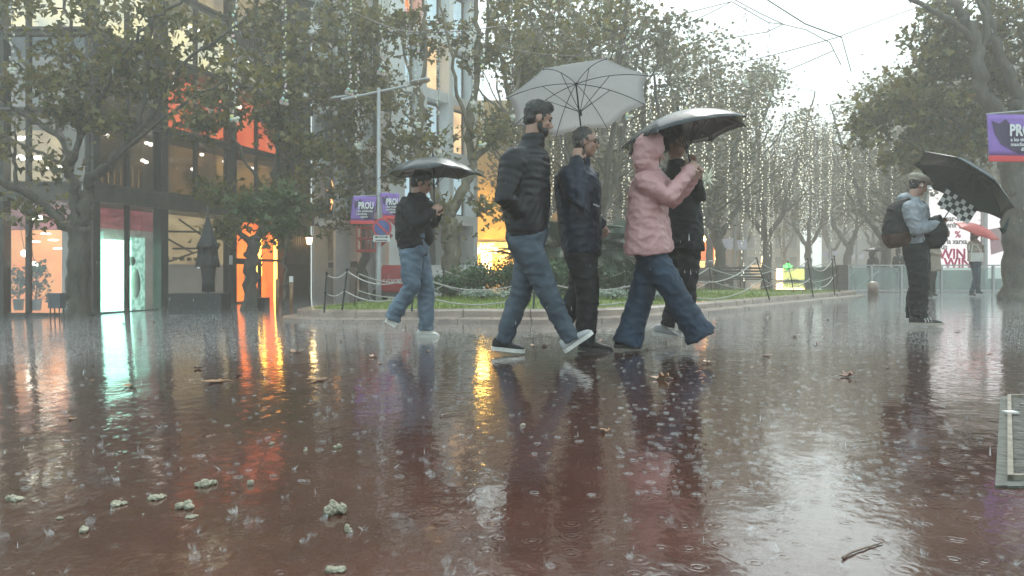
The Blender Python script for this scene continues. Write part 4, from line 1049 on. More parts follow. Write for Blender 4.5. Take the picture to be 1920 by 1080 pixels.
# ---------------------------------------------------------------- green pharmacy light, far lamp posts and banners
c = P(1477, 500, 60); t_ = thing('pharmacy_light', c, 'bright green lit cross far down the avenue', 'sign')
q = MB(); q.box(c, (.62,.2,.22)); q.box(c+Vector((0,0,0)), (.23,.22,.62)); q.build('green_cross', emit('green_glow', (.08,1.0,.12), 2.2), t_)
c = P(1482, 514, 61); t_ = thing('lit_shopfront', c, 'yellow-white lit shopfront under the green pharmacy light', 'shopfront')
q = MB(); q.box(c, (2.2,.3,.9)); q.build('lit_window', M['em_warm'], t_); q = MB(); q.box(c+Vector((-2.4,0,.2)), (1.6,.3,1.1)); q.build('lit_window', M['em_cream'], t_)
c = P(1312, 462, 57); t_ = thing('lit_shopfront', c, 'orange lit shopfront glimpsed right of the black jacketed walker', 'shopfront')
q = MB(); q.box(c, (2.2,.3,2.2)); q.build('lit_window', M['em_orange'], t_); q = MB(); q.box(c+Vector((-.7,-.2,.5)), (.5,.2,.9)); q.box(c+Vector((.4,-.2,.6)), (.3,.2,.5)); q.build('lamp', M['em_warm'], t_)
PW = pm('banner_pale', (.75,.75,.8), (.6,.5,.62), .9, .6)
for px, y, top, ban, lab in ((1378,32,440,((1351,448,1375,468),(1382,450,1401,468)),'thin far lamp post with two pale banners behind the V-forked tree'),
                             (1556,40,430,((1541,472,1553,482),(1560,471,1572,480)),'thin far lamp post with two small pale banners left of the dark dome'),
                             (1606,48,440,((1594,479,1603,487),(1609,478,1620,486)),'farthest thin lamp post with tiny pale banners')):
    t_ = thing('lamp_post', (X(px,y), y, 0), lab, 'lamp post', 'far lamp posts on the avenue')
    q = MB(); q.tube([(X(px,y),y,0), P(px,top-120 if px < 1500 else top-60,y)], .06, 8); q.build('pole', M['galv'], t_)
    q = MB(); q.box(P(px, top-120 if px < 1500 else top-60, y), (1.6,.2,.08)); q.build('lamp_head', M['galv'], t_)
    for j, (x0,y0,x1,y1) in enumerate(ban):
        bt = thing('banner', P(x0,y0,y), 'pale banner on the %s side of the lamp post %s' % (('left','right')[j], {1378:'behind the V-forked tree', 1556:'left of the dark umbrella dome', 1606:'farthest down the avenue'}[px]), 'banner', 'small pale banners on the far lamp posts')
        q = MB(); q.add([P(x0,y0+1,y), P(x1,y0-2,y), P(x1-2,y1,y), P(x0+2,y1,y)], [(0,1,2,3)]); o = q.build('cloth', PW, bt); s = o.modifiers.new('th','SOLIDIFY'); s.thickness = .01
# parked dark car / van shapes far left of bench
def car(px, y, lab, m):
    c = Vector((X(px,y), y, 0)); t_ = thing('parked_car', c, lab, 'car')
    q = MB(); S = []
    for x_, w_, z0, z1 in ((-2.1,.7,.35,.75),(-1.9,.85,.25,.95),(-.9,.88,.22,1.0),(1.2,.88,.22,1.0),(1.95,.85,.25,.85),(2.1,.7,.35,.7)):
        S.append((c+Vector((x_,0,(z0+z1)/2)), (0,w_,0), (0,0,(z1-z0)/2)))
    q.loft(S, 20, 4); q.build('body', m, t_, True)
    q = MB(); q.loft([(c+Vector((x_,0,(1.0+z1)/2)),(0,w_,0),(0,0,(z1-.98)/2+.01)) for x_, w_, z1 in ((-1.6,.72,1.03),(-1.0,.68,1.42),(.5,.68,1.44),(1.25,.72,1.03))], 16, 4); q.build('cabin', M['glass_dark'], t_, True)
    for sx in (-1.3,1.3):
        for sy in (-.8,.8): q = MB(); q.tube([c+Vector((sx,sy-.1,.32)), c+Vector((sx,sy+.1,.32))], .32, 18); q.build('wheel', M['black'], t_, True)
    for sy in (-.55,.55): q = MB(); q.ell(c+Vector((2.08,sy,.62)), (.06,.14,.09), None, 10, 6); q.build('headlight', M['em_lamp'], t_)
car(1322, 44, 'dark parked car under the trees right of the walkers', M['black'])

# ---------------------------------------------------------------- overhead cables and hanging light strings
M['cable'] = pm('cable', (.10,.10,.10), (.07,.07,.07), 4, .5)
def cable(lab, pts_, r=.012, sag=0):
    q = MB(); pts2 = []
    for a_, b_ in zip(pts_, pts_[1:]):
        for s in np.linspace(0, 1, 7)[:-1]: pts2.append(a_.lerp(b_, s)-Vector((0,0,4*sag*s*(1-s))))
    pts2.append(pts_[-1]); q.tube(pts2, r, 5); o = q.build('overhead_cable', M['cable'], None, True)
    tag(o, lab, 'cable', 'cables strung over the square')
Y = 15
cable('thick cable crossing the sky to the knotted joint', [P(1400,-25,Y),P(1510,45,Y),P(1578,70,Y)], .014)
cable('cable dropping from the knotted joint into the right trees', [P(1578,70,Y),P(1596,135,Y)], .010)
cable('cable from the joint rising right towards the old tree', [P(1575,68,Y),P(1690,24,Y+1),P(1800,-10,Y+1)], .009)
cable('cable sloping left from the joint over the far trees', [P(1570,70,Y),P(1450,103,Y+3),P(1330,130,Y+5)], .011)
cable('broken chain of short cables from upper left to the loop', [P(1375,-2,Y),P(1425,25,Y),P(1470,46,Y),P(1512,56,Y),P(1556,80,Y),P(1577,122,Y)], .010)
cable('cable from the loop down to the short string', [P(1562,95,Y),P(1510,118,Y+1),P(1475,132,Y+2),P(1400,134,Y+2)], .010)
cable('low cable from left tree edge to the second string', [P(1265,30,Y),P(1372,3,Y),P(1440,42,Y),P(1468,46,Y),P(1438,60,Y),P(1340,76,Y)], .010)
cable('long cable over the middle trees', [P(860,40,Y+1),P(950,90,Y+1),P(1080,105,Y+1),P(1240,60,Y+1),P(1370,4,Y+1)], .010, .05)
cable('cable running over the street lamp into the left crowns', [P(640,10,Y-2),P(760,60,Y-1),P(930,50,Y)], .010, .05)
cable('cable at far right of the hazy trees', [P(1240,30,Y+6),P(1340,80,Y+6),P(1400,110,Y+8)], .008)
for px, py in ((1514,58),(1436,-2),(1562,95)):
    pass
KB = [emit('bulb_warm', (1.0,.95,.74), .5), emit('bulb_white', (.88,.95,1.0), 1.0)]
def string_mesh(L, nb, seed, flower=False):
    rs = random.Random(seed); w_ = MB(); b0 = MB()
    pts_ = [Vector((rs.gauss(0,.008), rs.gauss(0,.008), -L*k/10)) for k in range(11)]; w_.tube(pts_, .004 if flower else .005, 4)
    for i in range(nb):
        z = -L*(i+.5+rs.uniform(-.4,.4))/nb; a_ = rs.uniform(0,6.3)
        c = Vector((math.cos(a_)*.03, math.sin(a_)*.03, z)); r_ = rs.uniform(.011,.023)
        if flower and rs.random() < .6:
            r_ *= 1.35; nrm = Vector((rs.gauss(0,1), rs.gauss(0,1), rs.gauss(0,.5))).normalized(); e = nrm.orthogonal().normalized(); f_ = nrm.cross(e)
            vs = [c]+[c+(e*math.cos(t)+f_*math.sin(t))*r_*(1.5 if k % 2 else .6)+nrm*.004 for k, t in enumerate(np.linspace(0, 2*math.pi, 11)[:-1])]
            b0.add(vs, [(0, 1+k, 1+(k+1) % 10) for k in range(10)])
        else: b0.ell(c, (r_,r_,r_*1.2), None, 5, 4)
    if flower:
        for k in range(9):
            a_ = rs.uniform(0,6.3); c = Vector((math.cos(a_)*.05, math.sin(a_)*.05, -L-rs.uniform(0,.10))); b0.ell(c, (.035,.035,.03), None, 6, 4)
    return w_.mesh('wire'), b0.mesh('bulbs')
M['crystal'] = leafmat('bulb_crystal', [(0,(.70,.72,.66)),(.45,(.80,.78,.70)),(.6,(.75,.55,.62)),(.75,(.50,.75,.68)),(.9,(.85,.80,.35)),(1,(.8,.8,.8))], .4, .2)
SM = [string_mesh(L, int(L*11), i) for i, L in enumerate((2.4, 3.2, 4.0, 5.0))]
for w_, b_ in SM: w_.materials.append(M['cable']); b_.materials.append(KB[0])
def near_tree_name(px):
    return min(((1347,'the V-forked tree left of the bench'),(1437,'the dark bench'),(1515,'the tree right of the pharmacy light'),(1592,'the dark umbrella dome'),(1290,'the black jacketed walker'),(1205,'the pink coated walker'),(1120,'the navy jacketed man'),(1020,'the quilted man'),(1680,'the capped man'),(960,'the warm stone building')), key=lambda a_: abs(a_[0]-px))[1]
cnt = 0
rows = []
for yy, x0, x1, n_, top in ((19, 1170, 1340, 9, 190),(23, 960, 1560, 22, 170),(28, 1080, 1680, 28, 210),(35, 1150, 1700, 30, 255),(43, 1300, 1720, 26, 300)):
    for k in range(n_):
        px = x0+(x1-x0)*(k+random.uniform(.1,.9))/n_; rows.append((px, top+random.uniform(-45,45), yy+random.uniform(-1.5,1.5)))
for px, py, yy in rows:
    L = random.choice(range(4)); w_, b_ = SM[L]
    t_ = bpy.data.objects.new('light_string', w_); COL.objects.link(t_); t_.location = P(px, py, yy)
    o = bpy.data.objects.new('bulbs', b_); COL.objects.link(o); o.parent = t_
    t_['category'] = 'light string'; t_['group'] = 'fairy light strings hanging over the avenue'
    t_['label'] = 'hanging string of tiny lights, one of the many above the misty avenue'
ns = [string_mesh(L, int(L*17), 50+i, True) for i, L in enumerate((1.6,2.2,1.9,2.5))]
for w_, b_ in ns: w_.materials.append(M['cable']); b_.materials.append(M['crystal'])
near = [(22,-45,13,0,'crystal flower string hanging at the far left edge'),(440,-30,12.5,1,'crystal flower string ending over the coral window'),(533,-20,13,2,'crystal flower string right of the coral window'),
 (655,-30,13.5,2,'crystal flower string left of the street lamp head'),(670,120,15,0,'crystal flower string between lamp arm and left banner'),(765,-10,14,3,'crystal flower string above the right lamp head'),
 (782,80,15,0,'short crystal string right of the lamp pole'),(885,-60,14,3,'crystal flower string along the upright limb'),(822,40,14.5,3,'crystal flower string beside the white office facade'),
 (905,60,15,1,'crystal flower string left of the white umbrella'),(960,-10,15.5,3,'crystal string above the quilted man\'s head'),(1040,-60,15,1,'crystal string above the white umbrella'),(1127,-40,16,2,'crystal string right above the white umbrella rim'),
 (1180,20,16,1,'crystal string over the right tip of the white umbrella'),(1397,12,16,0,'lone string with red bulbs against the sky'),(1441,42,17,0,'second lone string against the sky above the hazy trees'),
 (1220,120,17,3,'crystal string just right of the white umbrella tip'),(1290,30,18,1,'crystal string at the edge of the sky gap'),(715,-60,14,2,'crystal string crossing above the lamp pole')]
for px, py, yy, k, lab in near:
    w_, b_ = ns[k]; t_ = bpy.data.objects.new('light_string', w_); COL.objects.link(t_); t_.location = P(px, py, yy)
    o = bpy.data.objects.new('bulbs', b_); COL.objects.link(o); o.parent = t_
    tag(t_, lab, 'light string', 'crystal flower strings over the square')
def star(px, py, y, s, lab, m=None):
    c = P(px,py,y); t_ = thing('star_ornament', c, lab, 'ornament', 'hanging star ornaments')
    q = MB()
    for i in range(22):
        d = Vector((random.gauss(0,1), random.gauss(0,1), random.gauss(0,1))).normalized(); e = d.orthogonal().normalized()*s*.09; f_ = d.cross(e)
        q.add([c+e, c+f_, c-e, c-f_, c+d*s*random.uniform(.6,1)], [(0,1,4),(1,2,4),(2,3,4),(3,0,4)])
    q.build('spikes', m or M['white'], t_); q = MB(); q.tube([c, c+Vector((0,0,.9))], .004, 4); q.build('wire', M['cable'], t_)
star(590, 55, 12, .17, 'white spiky star ornament hanging above the ribbed cladding')
star(1326, 335, 13, .30, 'pale gold spiky star hanging right of the black umbrella', pm('star_pale', (.6,.58,.42), (.5,.5,.42), 3, .4))
star(572, 178, 14, .10, 'small white star ornament left of the lamp head')
# ---------------------------------------------------------------- people
SK = pm('skin', (.40,.235,.175), (.33,.185,.135), 9, .42, .2, 120, .001)
SK2 = pm('skin_pale', (.47,.31,.25), (.40,.24,.19), 9, .42)
HAIR = pm('hair_dark', (.016,.012,.010), (.008,.007,.006), 30, .45, .8, 120, .006)
HAIRG = pm('hair_greying', (.10,.09,.085), (.04,.035,.032), 60, .5, .8, 120, .005)
HAIRB = pm('hair_brown', (.10,.05,.03), (.04,.022,.014), 30, .45, .8, 120, .005)
EYE = pm('eye', (.03,.02,.015), None, 4, .1)
def cloth(name, c1, c2, rough=.7, scale=9, b=.35, bs=60, sheen=.0): return pm(name, c1, c2, scale, rough, b, bs, .004, sheen=sheen, spec=.28)
SOLE = pm('sole_white', (.66,.64,.60), (.5,.48,.45), 20, .5)
def U_(v): return Vector(v).normalized()
def frame(f, u):      # rotation matrix with x=f, z=u
    f = U_(f); u = Vector(u); u = (u-f*u.dot(f)).normalized(); s = u.cross(f)
    return Matrix((f, s, u)).transposed()
def hand(mb, wr, d, pn, curl=.4, side=1, s=1.0):
    """palm from wr along d, palm faces pn; fingers curl towards pn"""
    d = U_(d); pn = Vector(pn); pn = (pn-d*pn.dot(d)).normalized(); w_ = d.cross(pn)*side
    F = frame(d, pn)
    mb.ell(wr+d*.045*s, (.055*s,.041*s,.019*s), Matrix((d, w_, pn)).transposed(), 12, 7)
    for i, (off, ln) in enumerate(((-.031,.070),(-.011,.080),(.010,.075),(.030,.058))):
        p = wr+d*.082*s+w_*off*s; a_ = .15+curl*.55; pts_ = [p-d*.02*s, p]; r_ = .0088*s
        for k, fr_ in enumerate((.45,.32,.23)):
            dv = d*math.cos(a_)+pn*math.sin(a_)+w_*off*.8*(1-curl); p = p+dv*ln*fr_*s; pts_.append(p); a_ += curl*(1.25 if k == 0 else 1.0)
        mb.chain(pts_, [r_*1.05, r_*1.05, r_, r_*.92, r_*.8], 7)
    t0 = wr+d*.022*s-w_*.032*s; t1 = t0+(-w_*.8+d*.5+pn*.3).normalized()*.038*s; t2 = t1+(d*.7+pn*(.3+curl)-w_*.1*(1-curl)+w_*curl*.4).normalized()*.032*s; t3 = t2+(d*.6+pn*(.4+curl*.5)+w_*curl*.6).normalized()*.024*s
    mb.chain([t0,t1,t2,t3], [.012*s,.0115*s,.0105*s,.009*s], 7)
def head(mb, c, M3, s=1.0, jaw=1.0, nose=1.0):
    g_ = lambda x, y, z: c+M3 @ (Vector((x, y, z))*s)
    mb.ell(g_(-.012,0,.028), (.096*s,.074*s,.098*s), M3, 18, 12)
    mb.ell(g_(.018,0,-.035), (.066*s,.060*s,.075*s), M3, 16, 10)
    mb.ell(g_(.045,0,-.082*jaw), (.034*s,.034*s,.026*s), M3, 12, 8)      # chin
    mb.ell(g_(.066,0,.030), (.020*s,.050*s,.012*s), M3, 12, 6)           # brow
    mb.chain([g_(.082,0,.016), g_(.098,0,-.008), g_(.106,0,-.022)], [.009*s,.010*s,.013*s*nose], 8)
    for y in (-1,1):
        mb.ell(g_(.100,y*.010,-.027), (.010*s,.009*s,.007*s), M3, 8, 5)
        mb.ell(g_(.060,y*.034,-.018), (.024*s,.022*s,.020*s), M3, 10, 6) # cheek
        mb.ell(g_(-.006,y*.076,-.006), (.018*s,.007*s,.031*s), M3, 10, 7) # ear
    mb.ell(g_(.081,0,-.050), (.014*s,.024*s,.0065*s), M3, 10, 5); mb.ell(g_(.078,0,-.061), (.014*s,.021*s,.008*s), M3, 10, 5)
def eyes(root, c, M3, s=1.0):
    for y in (-1,1):
        q = MB(); q.ell(c+M3 @ (Vector((.076, y*.030, .010))*s), (.010*s,.013*s,.009*s), M3, 8, 6); q.build('eye', EYE, root, True)
        q = MB(); q.chain([c+M3 @ (Vector((.086, y*.016, .030))*s), c+M3 @ (Vector((.078, y*.045, .032))*s)], [.005*s,.004*s], 6); q.build('eyebrow', HAIR, root, True)
def folds(amp, fs=(7,7,16), seed=0, extra=None):
    def fn(c):
        v = Vector((c[0]*fs[0]+seed, c[1]*fs[1], c[2]*fs[2])); a_ = noise.noise(v)*.7+noise.noise(v*2.3)*.35
        w2 = Vector((c[0]*fs[0]*.9+seed*2+c[2]*5, c[1]*fs[1]*.9, c[2]*fs[2]*.75-c[0]*4)); rg = 1-abs(noise.noise(w2))*3.2
        r_ = amp*(a_*.9+max(rg, 0)*.95-.3)
        return r_+(extra(c) if extra else 0)
    return fn
def shoe(root, heel, toe, up, m, sole_m=SOLE, L=None, w_=.047, stripe=None, hi=.085, name='shoe'):
    heel, toe = Vector(heel), Vector(toe); d = U_(toe-heel); up = Vector(up); up = (up-d*up.dot(d)).normalized(); s = up.cross(d); L = (toe-heel).length
    q = MB(); pr = [(0,.62,.62),(.05,.75,.9),(.18,.80,1.0),(.36,.82,.98),(.52,.88,.72),(.70,.98,.56),(.85,.92,.46),(.96,.66,.32),(1.0,.3,.2)]
    q.loft([(heel+d*L*a_+up*(.018+hi*h_/2), s*w_*b_, up*hi*h_/2) for a_, b_, h_ in pr], 18, 2.6)
    me = remesh(q, .006, 3); o = link(name, me, m, root, True)
    q = MB(); out = []
    for a_, b_ in ((-.02,.35),(0,.65),(.1,.86),(.3,.82),(.5,.9),(.7,1.08),(.86,1.0),(.97,.68),(1.02,.3)): out.append((a_, b_))
    pts_ = [heel+d*L*a_+s*w_*b_ for a_, b_ in out]+[heel+d*L*a_-s*w_*b_ for a_, b_ in reversed(out)]
    q.prism(pts_, up*.028); q.build('sole', sole_m, o)
    if stripe:
        q = MB()
        for k in range(3): q.prism([heel+d*L*(.42+.09*k)+s*w_*.9*-1+up*.035, heel+d*L*(.45+.09*k)+s*w_*.95*-1+up*.035, heel+d*L*(.40+.09*k)+s*w_*.8*-1+up*.085, heel+d*L*(.37+.09*k)+s*w_*.8*-1+up*.085], s*w_*.5)
        q.build('stripe', stripe, o)
    return o
def person(D, lab, head_c, face, joints, top, topm, pants, pantsm, shoes, skin=SK, hs=1.0, hair='short', hairm=HAIR, name='person', up=(0,0,1),
           group=None, vox=.011, flare=None, torso=None, hands=(.35,.35), hdir=(None,None), quilt=None, hem=None, extra=None):
    """joints: dict of name -> (px, py, dy) at distance D+dy"""
    J = {k: P(v[0], v[1], D+v[2]) for k, v in joints.items()}
    root = thing(name, (J['hip'].x, D, gz(J['hip'].x)), lab, 'person', group)
    hc = P(head_c[0], head_c[1], D+head_c[2]); HM = frame(face, up)
    f0 = U_((J['sh_f']-J['sh_n']).cross(Vector((0,0,1))));      # body facing from the shoulders (near -> far)
    if f0.dot(Vector(face)) < 0: f0 = -f0
    side = U_(J['sh_f']-J['sh_n'])
    # --- body
    q = MB(); head(q, hc, HM, hs)
    nk = J['neck']; q.chain([hc+HM @ Vector((-.025,0,-.05)), nk+Vector((0,0,-.02))], [.052*hs,.056*hs], 12)
    ch = (J['sh_n']+J['sh_f'])/2; hip = J['hip']; wa = J['waist']
    q.loft([(nk+Vector((0,0,-.03)), f0*.05, side*.06),(ch, f0*.085, side*.16),(ch.lerp(wa,.5), f0*.10, side*.14),(wa, f0*.085, side*.125),(hip, f0*.10, side*.14),(hip-Vector((0,0,.08)), f0*.08, side*.12)], 20)
    for n_ in 'nf':
        q.chain([J['sh_'+n_], J['el_'+n_], J['wr_'+n_]], [.045,.036,.024], 10)
        hp = hip+side*(-.085 if n_ == 'n' else .085)-Vector((0,0,.03)); q.chain([hp, J['kn_'+n_], J['an_'+n_]], [.075,.05,.034], 10)
        wd = J['wr_'+n_]-J['el_'+n_]
    for k, n_ in enumerate('nf'):
        d = hdir[k][0] if hdir[k] else (J['wr_'+n_]-J['el_'+n_]); pn = hdir[k][1] if hdir[k] else side*(1 if n_ == 'n' else -1)
        hand(q, J['wr_'+n_]-U_(d)*.008, d, pn, hands[k], 1 if n_ == 'n' else -1, hs)
    me = remesh(q, .0075 if vox < .015 else vox*.8, 2, .5); link('body', me, skin, root, True)
    if vox < .02: eyes(root, hc, HM, hs)
    # --- hair
    if hair:
        q = MB()
        if hair == 'short':
            q.ell(hc+HM @ (Vector((-.024,0,.046))*hs), (.098*hs,.083*hs,.092*hs), HM, 18, 12); q.ell(hc+HM @ (Vector((-.050,0,-.012))*hs), (.058*hs,.070*hs,.062*hs), HM, 14, 9)
            q.ell(hc+HM @ (Vector((.030,0,.098))*hs), (.058*hs,.060*hs,.040*hs), HM, 12, 8)
            for y in (-1, 1): q.ell(hc+HM @ (Vector((.014,y*.066,.015))*hs), (.016*hs,.012*hs,.035*hs), HM, 8, 6)
        elif hair == 'cropped':
            q.ell(hc+HM @ (Vector((-.020,0,.040))*hs), (.094*hs,.079*hs,.091*hs), HM, 18, 12); q.ell(hc+HM @ (Vector((-.046,0,-.012))*hs), (.055*hs,.067*hs,.058*hs), HM, 14, 9)
        elif hair == 'long':
            q.ell(hc+HM @ (Vector((-.022,0,.042))*hs), (.100*hs,.086*hs,.094*hs), HM, 18, 12); q.ell(hc+HM @ (Vector((-.045,0,-.06))*hs), (.06*hs,.085*hs,.12*hs), HM, 14, 9)
            for y in (-1, 1): q.ell(hc+HM @ (Vector((.03,y*.065,-.03))*hs), (.026*hs,.018*hs,.10*hs), HM, 10, 7)
        me = remesh(q, .008, 2); displace(me, lambda c: .007*noise.noise(Vector(c)*48)); link('hair', me, hairm, root, True)
    # --- trousers
    pr = dict(hip=.155, th=.098, kn=.070, an=.058); pr.update(pants)
    q = MB(); q.loft([(hip+Vector((0,0,.13)), f0*pr['hip']*.80, side*pr['hip']*1.02),(hip, f0*pr['hip']*.88, side*pr['hip']*1.08),(hip-Vector((0,0,.08)), f0*pr['hip']*.80, side*pr['hip']*1.0)], 20)
    for n_ in 'nf':
        sg_ = -1 if n_ == 'n' else 1; hp = hip+side*(.078*sg_)-Vector((0,0,.05)); kn, an = J['kn_'+n_], J['an_'+n_]
        bend = U_(f0)*.012
        pts_ = [hp, hp.lerp(kn,.5)+bend, kn+bend*.8, kn.lerp(an,.5), an.lerp(kn,.06), an-(kn-an).normalized()*pr.get('over', .02)]
        rr = [pr['th'], (pr['th']+pr['kn'])/2*1.03, pr['kn'], (pr['kn']+pr['an'])/2, pr['an'], pr['an']*pr.get('cuff', 1.0)]
        q.tube(pts_, rr, 16); q.ell(hp, (pr['th']*1.02,)*3, None, 16, 10); q.ell(kn+bend*.8, (pr['kn']*1.0,)*3, None, 12, 8)
    me = remesh(q, vox, 3)
    kz = [(J['kn_n'], .10), (J['kn_f'], .10), (J['an_n'], .12), (J['an_f'], .12), (hip, .14)]
    def ex(c):
        v = Vector(c); a_ = 0
        for p, r_ in kz: a_ = max(a_, 1-(v-p).length/(r_*1.9))
        return (.010 if a_ > 0 else 0)*max(a_, 0)*noise.noise(Vector((c[0]*14+3, c[1]*9, c[2]*21+c[0]*8)))*1.6
    displace(me, folds(.0085, (11,11,17), D, ex)); link('trousers', me, pantsm, root, True)
    # --- top
    tp = dict(sh=.20, chest=.150, belly=.150, hem=.160, ar=.068, el=.060, cu=.044, depth=.78, drop=.05, collar=.070); tp.update(top)
    hemc = P(hem[0], hem[1], D+(hem[2] if len(hem) > 2 else 0)) if hem else hip+Vector((0,0,-.02))
    q = MB(); dpt = tp['depth']
    sn = (J['sh_f']-J['sh_n']).length/2
    q.loft([(nk+Vector((0,0,tp.get('stand',.02)))+f0*.012, f0*tp['collar']*.9, side*tp['collar']*.9),(nk+Vector((0,0,-.02)), f0*tp['collar']*1.05, side*tp['collar']*1.05),(nk.lerp(ch,.5), f0*.095, side*(sn*.62)),(ch, f0*tp['chest']*dpt, side*(sn+.02)),(ch.lerp(wa,.4), f0*tp['chest']*dpt*1.08, side*(sn+.01)),
            (wa, f0*tp['belly']*dpt, side*tp['belly']*1.12),(wa.lerp(hemc,.5), f0*(tp['belly']+tp['hem'])/2*dpt, side*(tp['belly']+tp['hem'])/2*1.1),(hemc, f0*tp['hem']*dpt, side*tp['hem']*1.08)], 24)
    for n_ in 'nf':
        sh, el, wr = J['sh_'+n_], J['el_'+n_], J['wr_'+n_]
        q.chain([sh, sh.lerp(el,.5), el, el.lerp(wr,.5), wr.lerp(el,.04)], [tp['ar']*1.05,tp['ar'],tp['el'],(tp['el']+tp['cu'])/2,tp['cu']], 14)
    if tp.get('hood'):      # hood up around the head
        q.ell(hc+HM @ Vector((-.030,0,.020)), (.128,.118,.140), HM, 20, 14); q.chain([hc+HM @ Vector((-.06,0,-.06)), nk+Vector((0,0,-.02))], [.10,.10], 14)
    if tp.get('hood_down'):
        q.ell(nk-f0*.07+Vector((0,0,.01)), (.09,.11,.065), frame(f0, (0,0,1)), 14, 9)
    me = remesh(q, vox, 4)
    if tp.get('hood'):      # open the hood for the face
        import bmesh
        b = bmesh.new(); b.from_mesh(me); inv = HM.inverted()
        dl = [v for v in b.verts if (lambda l: l.x > .036 and abs(l.y) < .080 and -.115 < l.z < .125)(inv @ (v.co-hc))]
        bmesh.ops.delete(b, geom=dl, context='VERTS'); b.to_mesh(me); b.free()
    if quilt:
        ax = lambda c: c[2]
        arms = [(J['sh_n'], J['el_n'], J['wr_n']), (J['sh_f'], J['el_f'], J['wr_f'])]
        def qf(c):
            v = Vector(c); t_ = c[2]
            for a_, b_, e_ in arms:
                for p0, p1, o_ in ((a_, b_, 0), (b_, e_, (b_-a_).length)):
                    d = p1-p0; s_ = max(0, min(1, (v-p0).dot(d)/d.length_squared)); dist = (v-(p0+d*s_)).length
                    if dist < tp['ar']*1.25 and (v-ch).length > .12: t_ = -(o_+s_*d.length)
            return quilt[0]*(abs(math.sin(math.pi*t_/quilt[1]))**.6-.55)
        displace(me, folds(.006, (8,8,12), D, qf))
    else: displace(me, folds(tp.get('fold', .009)*.85, (12,12,21), D))
    jo = link('jacket', me, topm, root, True)
    if tp.get('hood'): s_ = jo.modifiers.new('th', 'SOLIDIFY'); s_.thickness = .008; s_.offset = -1
    # --- shoes
    for k, n_ in enumerate('nf'):
        h_, t_, mm, sm_ = shoes[k][:4]
        shoe(root, P(h_[0], h_[1], D+h_[2]), P(t_[0], t_[1], D+t_[2]), shoes[k][4] if len(shoes[k]) > 4 else (0,0,1), mm, sm_, stripe=shoes[k][5] if len(shoes[k]) > 5 else None)
    if extra: extra(root, J, hc, HM, f0, side)
    return root, J, hc, HM

JEAN_L = cloth('denim_light', (.145,.20,.26), (.08,.115,.155), .65, 5)
JEAN_S = cloth('denim_slate', (.075,.098,.125), (.035,.046,.064), .65, 4)
JEAN_D = cloth('denim_dark', (.026,.050,.088), (.012,.022,.042), .6, 4)
BLK = cloth('black_cloth', (.014,.014,.016), (.007,.007,.008), .65)
PUF = cloth('black_quilted', (.012,.012,.015), (.006,.006,.008), .38, 9, .2)
NAV = cloth('navy_shell', (.012,.018,.036), (.006,.009,.02), .45, 6)
PINK = cloth('pink_raincoat', (.50,.28,.28), (.38,.20,.20), .36, 5, .6, 34)
GREY = cloth('grey_hoodie', (.33,.35,.38), (.23,.25,.28), .8, 10, .5, 90)
BEIGE = cloth('beige_coat', (.38,.32,.26), (.28,.23,.18), .75, 6)
SHB = cloth('shoe_black', (.018,.018,.02), (.01,.01,.011), .5, 9, .4, 120)
SHG = cloth('shoe_grey', (.40,.40,.40), (.3,.3,.31), .5, 9, .4, 120)
SHW = cloth('shoe_white', (.66,.65,.62), (.55,.54,.5), .5, 9)
DARKSOLE = pm('sole_dark', (.03,.03,.03), None, 4, .6); GUM = pm('sole_gum', (.42,.36,.30), None, 4, .6)
RX = (1,.0,0)

# man at the left under the small umbrella
def ex1(root, J, hc, HM, f0, side):
    q = MB(); c = J['hip']+Vector((.13,.02,.10)); q.ell(c, (.06,.09,.10), None, 12, 8); q.build('waist_bag', BLK, root, True)
D1 = 7.05
person(D1, 'hunched man in black jacket and pale blue jeans walking under the crumpled black umbrella', (790,345,0), (1,.10,-.35),
  dict(neck=(781,366,0), sh_n=(764,383,-.17), sh_f=(792,380,.17), el_n=(779,424,-.27), wr_n=(810,398,-.22), el_f=(808,425,.22), wr_f=(822,396,.05), waist=(772,430,0), hip=(776,462,0),
       kn_n=(768,541,-.09), an_n=(738,592,-.08), kn_f=(797,545,.08), an_f=(800,612,.07)),
  dict(chest=.195, belly=.180, hem=.170, ar=.074, el=.066, cu=.05, collar=.085, fold=.014), BLK, dict(hip=.155, th=.105, kn=.082, an=.072, cuff=1.1, over=.035), JEAN_L,
  [((722,603,-.08),(745,616,-.08),SHW,SOLE,(-.5,0,1)), ((783,634,.07),(823,634,.07),SHW,SOLE)], hair='short', hem=(776,463,0), hands=(.9,.9), extra=ex1, hs=.95)

